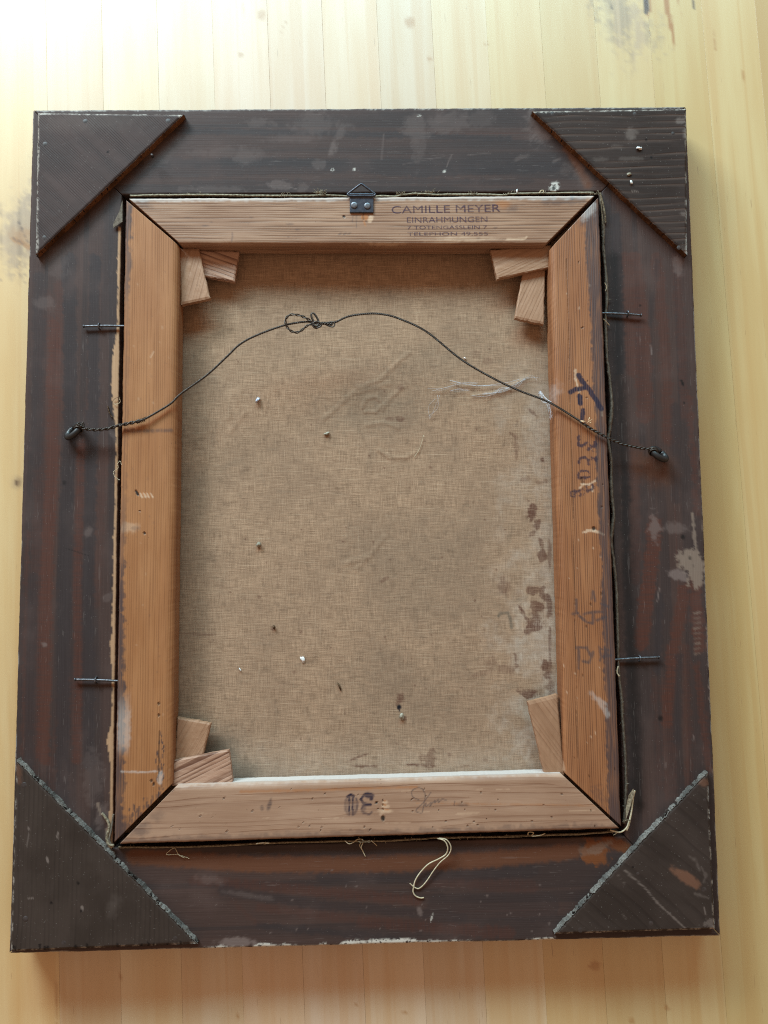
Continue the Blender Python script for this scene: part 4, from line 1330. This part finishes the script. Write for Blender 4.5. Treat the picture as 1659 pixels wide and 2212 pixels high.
wedge([(388, 536), (429, 537), (453.5, 644), (391.5, 657.5)], .0285, .0055, MAT_WEDGE, 75, 1)
wedge([(425, 541), (515.5, 543), (506, 608), (440, 596)], .0245, .0055, MAT_WEDGE_GRAIN, -20, 2)
wedge([(1060, 540), (1190, 530), (1187, 578), (1074, 602)], .0285, .0055, MAT_WEDGE, 25, 3)
wedge([(1130, 585), (1177.5, 576), (1175, 700.5), (1112, 686.5)], .0245, .0055, MAT_WEDGE, 65, 4)
wedge([(383, 1549.6), (454.5, 1563), (437, 1636), (378, 1650)], .0245, .0060, MAT_WEDGE, 60, 5)
wedge([(376, 1643.5), (494, 1620), (503, 1692.6), (371.6, 1697)], .0300, .0060, MAT_WEDGE_GRAIN, 205, 6)
wedge([(1139.7, 1517), (1204, 1500), (1219, 1674), (1177, 1674)], .0285, .0060, MAT_WEDGE, -55, 7)

# metal hanger with triangular ring
hz = ZS + .0004
a, b, c, d = (U(*q, hz) for q in ((755.6, 420), (807, 420), (807, 460), (755.6, 460)))
mb = MB()
n = 12
V, F = [], []
for i in range(n + 1):
    s = i / n
    zz = hz + .0010 + (0.0 if s > .22 else .0014 * math.cos(s / .22 * math.pi / 2))
    for t in (0, 1):
        pA = a * (1 - s) + d * s if t == 0 else b * (1 - s) + c * s
        V.append((*pA, zz))
for i in range(n + 1):
    s = i / n
    for t in (0, 1):
        pA = a * (1 - s) + d * s if t == 0 else b * (1 - s) + c * s
        V.append((*pA, ZS - .0001))
k = 2 * (n + 1)
for i in range(n):
    F.append((2 * i, 2 * i + 2, 2 * i + 3, 2 * i + 1))
    F.append((2 * i, k + 2 * i, k + 2 * i + 2, 2 * i + 2))
    F.append((2 * i + 1, 2 * i + 3, k + 2 * i + 3, k + 2 * i + 1))
F.append((0, 1, k + 1, k))
F.append((2 * n, k + 2 * n, k + 2 * n + 1, 2 * n + 1))
mb.add(V, F)
hang = mb.build('hanger_plate', MAT_BLUE_METAL, pt, False)
bv = hang.modifiers.new('bevel', 'BEVEL')
bv.width = .0004
bv.segments = 2
for q in ((765, 443.5), (793.5, 445)):
    mb = MB()
    cc = U3(*q, hz + .0009)
    mb.disc(cc, .0026, .0010, 20, .6)
    mb.build('rivet', MAT_RIVET, hang)
mb = MB()
zt = ZS + .0018
tri = [U3(751, 420, zt), U3(754, 417, zt), U3(777, 399.5, zt + .001), U3(780.5, 398, zt + .001), U3(784, 399.5, zt + .001), U3(807, 417, zt), U3(810.5, 420, zt), U3(806, 423, zt), U3(781, 423, zt), U3(755, 423, zt)]
mb.tube(crom(tri, 4, True), .00085, 9, True)
mb.build('triangle_ring', MAT_BLUE_METAL, hang)


# cut edges of the canvas in the gap, and threads
def ribbon(pts, zlo, zhi, w, mat, seed, waver=1.0, name='canvas_edge'):
    lo = crom([np.array(q, float) for q in pts], 14)
    n = len(lo)
    V, F = [], []
    cols = 5
    for i, q in enumerate(lo):
        tn = lo[min(i + 1, n - 1)] - lo[max(i - 1, 0)]
        tn = tn / (np.linalg.norm(tn) + 1e-9)
        nn = np.array([-tn[1], tn[0]])
        wv = (float(fbm(i * .16, 0.5, seed, 3)) - .5) * 2 * waver
        ww = w * (0.55 + 1.1 * float(fbm(i * .09, 3.5, seed + 1, 3)))
        for k in range(cols):
            f = k / (cols - 1) - .5
            r_ = q + nn * (f * ww + wv)
            z_ = zlo + (zhi - zlo) * (.5 - abs(f)) * 2 + (float(vn(i * .7, k * .9, seed + 3)) - .5) * .0008
            V.append(U3(r_[0], r_[1], z_))
    for i in range(n - 1):
        for k in range(cols - 1):
            F.append((i * cols + k, (i + 1) * cols + k, (i + 1) * cols + k + 1, i * cols + k + 1))
    mb = MB()
    mb.add(V, F)
    lr = random.Random(seed)
    for _ in range(int(n * .45)):
        i = lr.randrange(n)
        p0 = np.array(V[i * cols + lr.randrange(cols)])
        dd = np.array([lr.gauss(0, 1), lr.gauss(0, 1), abs(lr.gauss(0, .6))])
        dd /= np.linalg.norm(dd)
        ln = lr.uniform(.0006, .0024)
        mb.tube([p0, p0 + dd * ln * .5 + [0, 0, .0002], p0 + dd * ln + [lr.gauss(0, .0004), lr.gauss(0, .0004), 0]], .00012, 3)
    o = mb.build(name, mat, pt)
    sd = o.modifiers.new('solid', 'SOLIDIFY')
    sd.thickness = .0004
    return o


c3 = lambda pts: crop(pts, 1450, 250, 2.07375)
c5 = lambda pts: crop(pts, 1450, 1050, 2.07375)
c8 = lambda pts: crop(pts, 1450, 1950, 2.07375)
ribbon(c3([(640, 660), (652, 780), (657, 900), (660, 1010), (672, 1120), (680, 1290), (672, 1430), (680, 1640)]) + c5([(690, 80), (708, 260), (698, 420), (690, 500), (706, 640), (708, 820), (722, 960), (704, 1100), (722, 1240), (738, 1420), (745, 1640)]) + c8([(752, 30), (768, 200), (780, 380), (790, 560), (795, 760), (785, 960)]),
       .027, .0305, 6.0, MAT_FOLD, 71, 1.0)
c4 = lambda pts: crop(pts, 0, 1050, 2.07375)
c6 = lambda pts: crop(pts, 0, 2000, 2.07375)
c1 = lambda pts: crop(pts, 0, 250, 2.07375)
ribbon(c1([(742, 700), (738, 900), (738, 1200), (730, 1420), (734, 1640)]) + c4([(732, 60), (722, 160), (728, 300), (722, 500), (726, 640), (716, 800), (722, 950), (708, 1150), (704, 1330), (712, 1500), (702, 1640)]) + c6([(690, 160), (688, 400), (685, 600), (684, 800), (682, 960)]),
       .018, .0225, 2.5, MAT_FOLD, 72, .8)
c2 = lambda pts: crop(pts, 700, 250, 2.07375)
ribbon(c1([(790, 672), (1000, 668), (1200, 668), (1450, 670)]) + c2([(40, 672), (300, 672), (560, 670), (700, 676), (860, 676), (960, 674), (1040, 660), (1180, 664), (1390, 664), (1600, 668)]) + c3([(100, 662), (300, 656), (600, 654)]),
       .0285, .0315, 2.8, MAT_FOLD_PALE, 73, 1.4)
c7 = lambda pts: crop(pts, 750, 2150, 2.07375)
ribbon(c6([(720, 1000), (1000, 1000), (1300, 992), (1600, 975)]) + c7([(60, 664), (300, 656), (560, 652), (760, 650), (960, 640), (1100, 632), (1300, 628), (1600, 622)]) + c8([(60, 1036), (300, 1030), (540, 1022), (740, 1005)]),
       .0265, .0305, 2.8, MAT_FOLD_PALE, 74, 1.0)


def thread(pts, r, z=None, mat=None, name='thread', ply=2):
    q = [U3(a[0], a[1], a[2] if len(a) > 2 else z) for a in pts]
    mb = MB()
    path = crom(q, 8)
    for s_ in twist(path, ply, .0013, r * .55):
        mb.tube(s_, r * .75, 5)
    return mb.build(name, mat or MAT_THREAD, pt)


def zs(pts, zz):
    return [(a[0], a[1], b) for a, b in zip(pts, np.linspace(*zz, len(pts)) if isinstance(zz, tuple) else zz)]


thread(zs(c7([(1100, 634), (1145, 650), (1165, 690), (1155, 730), (1110, 760), (1050, 790), (1000, 840), (968, 890), (958, 930), (955, 960), (970, 985), (1000, 997), (1020, 995)]), [.033, .0345, .034, .032, .031, .0305, .030, .0295, .0292, .029, .0288, .0286, .0286]), .00042)
thread(zs(c7([(1110, 632), (1160, 645), (1185, 690), (1170, 735), (1120, 780), (1080, 830), (1040, 890), (1010, 925), (985, 940), (960, 930), (935, 908)]), [.033, .0350, .0345, .0325, .031, .030, .0295, .029, .029, .0292, .0296]), .00036)
thread(zs(c7([(540, 650), (565, 668), (590, 660), (620, 640), (650, 645), (630, 675), (645, 705), (665, 745)]), (.033, .0288)), .00030)
thread(zs(c7([(655, 650), (640, 690), (652, 715)]), (.033, .029)), .00026)
thread(zs(c7([(700, 650), (720, 665), (735, 680)]), (.033, .029)), .00026)
thread(zs(c6([(1150, 1068), (1080, 1045), (1015, 1045), (1020, 1030), (1060, 1005), (1085, 1045), (1120, 1065)]), (.0286, .0292)), .00028, ply=1)
thread(zs(c8([(200, 1030), (205, 1012), (235, 1015), (225, 1035), (270, 1032), (305, 1020)]), (.0325, .033)), .00032)
thread(zs(c8([(800, 1000), (815, 960), (830, 880), (840, 800), (850, 760)]), (.033, .0320)), .0006, mat=MAT_THREAD)
thread(zs(c8([(700, 1000), (760, 1012), (800, 985), (815, 945)]), (.033, .0335)), .0005)
thread(zs(c8([(720, 1030), (760, 1008)]), (.0325, .033)), .00024, ply=1)
thread(zs(c8([(748, 5), (742, 40), (755, 65)]), (.033, .033)), .00045)
thread(zs(c3([(638, 655), (655, 720), (668, 790), (672, 835)]), (.0335, .0295)), .0007, mat=MAT_FOLD_PALE)
thread(zs(c3([(640, 660), (650, 780), (660, 895)]), (.0335, .0295)), .00045, mat=MAT_FOLD_PALE)
thread(zs(c3([(668, 1200), (678, 1225), (672, 1250)]), (.033, .031)), .0003)
thread(zs(c3([(660, 1420), (680, 1440), (695, 1458)]), (.033, .0295)), .0003)
thread(zs(c3([(270, 655), (280, 640), (295, 640), (292, 655)]), (.0335, .0335)), .0004)
thread(zs(c4([(655, 290), (665, 330), (685, 362)]), (.0286, .0290)), .00045, mat=MAT_CRUMB_BROWN, ply=1)
thread(zs(c4([(725, 240), (730, 265), (705, 280), (690, 272)]), (.030, .029)), .00026, ply=1)
thread(zs(c4([(680, 265), (700, 243), (730, 235)]), (.029, .030)), .00022, mat=MAT_CRUMB_BROWN, ply=1)
thread(zs(c4([(740, 650), (730, 625), (715, 640), (718, 665), (690, 690), (700, 720), (725, 740)]), (.031, .030)), .00024, ply=1)
thread(zs(c6([(690, 990), (660, 980), (650, 940), (665, 870), (640, 820), (620, 795)]), (.031, .0292)), .0009, mat=MAT_FOLD_PALE)
thread(zs(c6([(690, 1000), (665, 960), (675, 900), (690, 800)]), (.031, .030)), .0006, mat=MAT_FOLD)
thread(zs(c7([(0, 668), (40, 662), (80, 664)]), (.033, .033)), .0004)
for (x, y, n_) in ((694, 413, 26), (700, 418, 14), (866, 416, 12), (930, 412, 10), (1020, 417, 10), (1100, 416, 8), (615, 420, 8), (1284, 416, 10), (1352, 1770, 16), (790, 1815, 14)):
    mb = MB()
    lr = random.Random(int(x))
    for _ in range(n_):
        p0 = U3(x + lr.gauss(0, 6), y + 5, .0325)
        dd = np.array([lr.gauss(0, .8), lr.uniform(0.2, 1), lr.uniform(0, .8)])
        dd /= np.linalg.norm(dd)
        ln = lr.uniform(.001, .0042)
        mb.tube(crom([p0, p0 + dd * ln * .5 + [lr.gauss(0, .0006), 0, .0004], p0 + dd * ln + [lr.gauss(0, .001), lr.gauss(0, .0006), 0]], 3), .00017, 4)
    mb.build('frayed_tuft', MAT_FOLD_PALE, pt)
mb = MB()                                   # torn corner of primed canvas
q = [U3(*a, z_) for a, z_ in zip(c1([(745, 700), (745, 830), (690, 868), (688, 845), (725, 770)]), (.031, .031, .0295, .0295, .031))]
mb.add(q, [(0, 1, 2, 3, 4)])
o = mb.build('canvas_scrap', MAT_FOLD, pt, False)
o.modifiers.new('solid', 'SOLIDIFY').thickness = .0005
mb = MB()
q = [U3(*a, z_) for a, z_ in zip(c8([(795, 940), (815, 880), (850, 770), (840, 748), (812, 790), (795, 870)]), (.033, .034, .0345, .0345, .034, .033))]
mb.add(q, [(0, 1, 2, 3, 4, 5)])
o = mb.build('canvas_scrap', MAT_FOLD_PALE, pt, False)
o.modifiers.new('solid', 'SOLIDIFY').thickness = .0005

# ------------------------------------------------------------------ hanging wire
wire = thing('hanging_wire', 'dark twisted picture wire with a looped knot, tied between the two screw eyes', 'wire', (0, 0, 0))
WL = [(168, 914, .0385), (180, 925, .0375), (204, 928.5, .0370), (230, 926.5, .0375), (254.5, 920, .0385), (284, 913.5, .0390), (308, 907.7, .0392)]
WM = [(308, 907.7, .0392), (332, 894.5, .0388), (368.6, 872, .0385), (391, 850.6, .0385), (446, 811, .0390), (491, 769.5, .0395), (518, 744, .0395), (555, 724, .0398), (614, 702.8, .0400), (662, 695, .0400), (690, 699, .0405),
      (722, 696.5, .0400), (753, 683.4, .0400), (797.5, 677.4, .0400), (830.8, 679.6, .0400), (864, 689, .0398), (921.6, 716.7, .0395), (995, 775.6, .0392), (1063, 816, .0388), (1120.8, 843.5, .0385), (1187, 869.5, .0383), (1253.4, 910, .0382), (1279, 927.5, .0384)]
WR = [(1253.4, 910, .0384), (1278.8, 927.5, .0386), (1316, 947, .0386), (1345.7, 959.4, .0378), (1380, 967, .0370), (1402, 970, .0368), (1412, 968, .0375)]


def wpath(L_):
    return crom([U3(*q) for q in L_], 10)


mb = MB()
for s_ in twist(wpath(WM), 3, .0046, .00042):
    mb.tube(s_, .00046, 6)
mb.build('strand', MAT_WIRE, wire)
mb = MB()
for s_ in twist(wpath(WL), 2, .0098, .00078):
    for f_ in twist(s_, 2, .0030, .00030):
        mb.tube(f_, .00050, 5)
for k in range(5):                          # wrapped end
    cc = U3(296 + k * 4, 911 - k * 1.1, .0392)
    an = np.linspace(0, 2 * math.pi, 12, endpoint=False)
    ax = np.array([.96, .27, 0])
    sd = np.array([-.27, .96, 0])
    mb.tube(np.array([cc + .00145 * (math.cos(t) * sd + math.sin(t) * np.array([0, 0, 1])) + ax * .0004 * math.sin(t) for t in an]), .00036, 5, True)
for k in range(5):
    p0 = U3(306 + k * 2, 907 - k, .0402)
    mb.tube([p0, p0 + np.array([.0006, .0012, .0006])], .00018, 4)
mb.build('twisted_end', MAT_WIRE, wire)
mb = MB()
for s_ in twist(wpath(WR), 2, .0070, .00062):
    mb.tube(s_, .00062, 6)
mb.build('twisted_end', MAT_WIRE, wire)
for e_, ((cen, d, up), px_) in enumerate(zip(EYES, ((168, 914), (1412, 968)))):   # turns round the eyes
    mb = MB()
    t0 = U3(*px_, .0378)
    rad = cen + .0047 * (d * 1.35 * (.75 if e_ == 0 else -.85) + up * (.66 if e_ == 0 else .5))
    axis = np.cross(d, up)
    rd = (rad - cen) / np.linalg.norm(rad - cen)
    tg = np.cross(axis, rd)
    for k in range(4):
        an = np.linspace(0, 2 * math.pi, 14, endpoint=False)
        o_ = tg * (k - 1.5) * .00095
        mb.tube(np.array([rad + o_ + .0031 * (math.cos(t) * rd + math.sin(t) * axis) for t in an]), .00050, 5, True)
    mb.tube(crom([t0, (t0 + rad) / 2 + [0, 0, .0006], rad + rd * .0018], 6), .0007, 6)
    if e_ == 0:
        mb.tube(crom([rad + rd * .002, rad + np.array([.001, .003, .001]), rad + np.array([.004, .0025, .001]), U3(178, 912, .037), U3(181, 922, .0368)], 6), .0007, 6)
    mb.build('eye_winding', MAT_WIRE, wire)
k3 = lambda pts, zz: [U3(*a, b) for a, b in zip(crop(pts, 750, 850, 3.318), zz)]
mb = MB()
lp = [(560, 320), (500, 280), (430, 248), (340, 238), (292, 275), (290, 335), (330, 390), (390, 412), (440, 392), (500, 345), (560, 325)]
path = crom(k3(lp, [.041, .0415, .042, .0425, .0425, .042, .041, .0405, .0405, .041, .0415]), 8)
for s_ in twist(path, 2, .009, .0006):
    mb.tube(s_, .00048, 6)
mb.build('wire_loop', MAT_WIRE, wire)
mb = MB()
lp = [(560, 310), (540, 270), (535, 235), (552, 224), (575, 245), (600, 290), (600, 330), (575, 345), (550, 320)]
for dz in (0, .0009):
    mb.tube(crom(k3([(a + dz * 6000, b) for a, b in lp], [.0415 + dz] * 9), 6, True), .00062, 6, True)
lp = [(540, 330), (570, 365), (600, 365), (635, 345), (620, 315), (585, 305), (555, 325), (580, 350), (625, 335)]
mb.tube(crom(k3(lp, [.041, .0415, .042, .0425, .0428, .0428, .0425, .0425, .042]), 6), .0007, 6)
lp = [(560, 350), (585, 372), (610, 350), (600, 315), (570, 310), (548, 335)]
mb.tube(crom(k3(lp, [.0395, .040, .0405, .0420, .0425, .041]), 6, True), .00068, 6, True)
path = crom(k3([(610, 330), (660, 322), (700, 330), (745, 330)], [.0415] * 4), 8)
for s_ in twist(path, 3, .006, .0008):
    mb.tube(s_, .00055, 6)
lp = [(680, 320), (720, 310), (755, 312), (765, 335), (750, 357), (715, 352), (685, 338)]
for dz in (0, .0008):
    mb.tube(crom(k3(lp, [.0408 + dz] * 7), 6, True), .00052, 6, True)
mb.build('wire_knot', MAT_WIRE, wire)
mb = MB()                                   # splinters and fluff caught on the wire
for a, b in (((240, 150), (330, 180)), ((330, 185), (410, 130)), ((250, 160), (300, 190)), ((360, 170), (395, 200)), ((365, 110), (345, 170))):
    q = [U3(*s_, .0402) for s_ in crop([a, b], 1650, 1200, 4.74)]
    mb.tube([q[0], (q[0] + q[1]) / 2 + [0, 0, .0006], q[1]], [.0003, .0004, .0001], 5)
o = mb.build('caught_splinters', MAT_CREAM, wire)

# ------------------------------------------------------------------ crumbs, grit and cobweb
def crumb(px, z, r, ang, mat, label, cat, name, seed, hz=None, group=None):
    mb = MB()
    rz = hz or min(r) * .7
    cc = U3(*px, z + rz * .75)
    mb.lump(cc, r[0], r[1], rz * .75, math.radians(ang), seed, 9, .75)
    o = mb.build(name, mat)
    tag(o, label, cat, group)
    return o


G1 = 'loose bits lying on the canvas'
zc = ZC + .0002
crumb((557, 863), zc, (.0011, .0024), -20, MAT_CRUMB_BLUE, 'pale blue scrap of fluff standing on the upper left of the canvas', 'fluff', 'fluff_scrap', 1, .0022, G1)
crumb((706, 936), zc, (.0022, .0013), 10, MAT_CRUMB_GREY, 'tan crumb with a brown shadow on the canvas below the wire knot', 'crumb', 'crumb', 2, .0014, G1)
crumb((558, 1177), zc, (.0019, .0018), 0, MAT_CRUMB_GREY, 'round grey pellet at mid height on the left of the canvas', 'crumb', 'crumb', 3, .0020, G1)
crumb((653, 1424), zc, (.0017, .0027), 20, MAT_CRUMB_WHITE, 'white oval flake lying flat on the lower left of the canvas', 'flake', 'flake', 4, .0008, G1)
crumb((519, 1447), zc, (.0005, .0014), 25, MAT_CRUMB_WHITE, 'thin white sliver on the lower left of the canvas', 'sliver', 'sliver', 5, .0006, G1)
crumb((733, 1482), zc, (.0008, .0030), 22, MAT_CRUMB_BROWN, 'narrow dark brown splinter on the lower middle of the canvas', 'splinter', 'splinter', 6, .0009, G1)
crumb((592, 1355), zc, (.0012, .0012), 0, MAT_CRUMB_BROWN, 'brown grain of grit on the lower left of the canvas above the white flake', 'grit', 'grit_grain', 7, .0014, G1)
crumb((868, 1548), zc, (.0014, .0020), 0, MAT_CRUMB_GREY, 'tan pellet on the canvas just below the black ink spot', 'crumb', 'crumb', 8, .0016, G1)
crumb((1004, 774), zc, (.0009, .0009), 0, MAT_CRUMB_WHITE, 'white speck on the canvas beside the falling part of the wire', 'speck', 'speck', 9, .0009, G1)
G2 = 'white bits lying on the ring grained corner block'
crumb((1381, 320.5), ZB, (.0021, .0013), 0, MAT_CRUMB_WHITE, 'largest white bit on the ring grained corner block', 'crumb', 'crumb', 11, .0011, G2)
crumb((1360, 375), ZB, (.0019, .0012), 15, MAT_CRUMB_GREY, 'greyish bit on the ring grained corner block between the white ones', 'crumb', 'crumb', 12, .0009, G2)
crumb((1363.5, 393.5), ZB, (.0011, .0016), 0, MAT_CRUMB_WHITE, 'lowest white bit on the ring grained corner block', 'crumb', 'crumb', 13, .0011, G2)
crumb((1117, 414), ZF + .004, (.0011, .0017), 0, MAT_CRUMB_WHITE, 'white crumb in the frayed canvas edge above the stamped lettering', 'crumb', 'crumb', 14, .0011)
mb = MB()
lr = random.Random(5)
ck = lambda pts: crop(pts, 1050, 1050, 2.552)
for pts, nn, sp in ((ck([(845, 280), (930, 268), (1010, 255), (1080, 238), (1160, 210), (1250, 150)]), 9, 3.5), (ck([(690, 245), (760, 240), (830, 236)]), 3, 3), (ck([(540, 240), (640, 225), (760, 190), (900, 205)]), 3, 8), (ck([(520, 450), (560, 380), (600, 290)]), 3, 8), (ck([(700, 180), (900, 200), (1080, 185), (1200, 160)]), 4, 6), (ck([(1240, 155), (1300, 135), (1350, 160)]), 3, 4)):
    for k in range(nn):
        i0 = lr.randrange(0, max(1, len(pts) - 3)); i1 = lr.randrange(i0 + 2, len(pts)) if len(pts) > 3 else len(pts) - 1
        q = [U3(a[0] + lr.gauss(0, sp * .6), a[1] + lr.gauss(0, sp * .5), ZC + .0016 + lr.uniform(0, .0012)) for a in pts[i0:i1 + 1]]
        mb.tube(crom(q, 6), lr.uniform(.00005, .00013), 3)
for pts, z0, z1, nn in ((ck([(1340, 290), (1362, 250), (1400, 300), (1440, 330)]), .018, .037, 8), (ck([(1415, 330), (1435, 400), (1445, 450)]), .030, .034, 6), (ck([(1360, 250), (1380, 320), (1420, 330)]), .020, .036, 6)):
    for k in range(nn):
        q = [U3(a[0] + lr.gauss(0, 2.5), a[1] + lr.gauss(0, 2.5), z_) for a, z_ in zip(pts, np.linspace(z0, z1, len(pts)))]
        mb.tube(crom(q, 5), lr.uniform(.00005, .00010), 3)
o = mb.build('cobweb', MAT_COBWEB)
tag(o, 'wispy white cobweb strands stretched across the canvas beneath the wire, against the marked stretcher bar', 'cobweb')
mb = MB()
mb.tube(crom([U3(*q, ZC + .001) for q in ck([(415, 740), (450, 690), (470, 640), (488, 575)])], 6), .00016, 4)
o = mb.build('loose_fibre', MAT_THREAD)
tag(o, 'thin pale curved fibre lying on the middle of the canvas', 'fibre', G1)
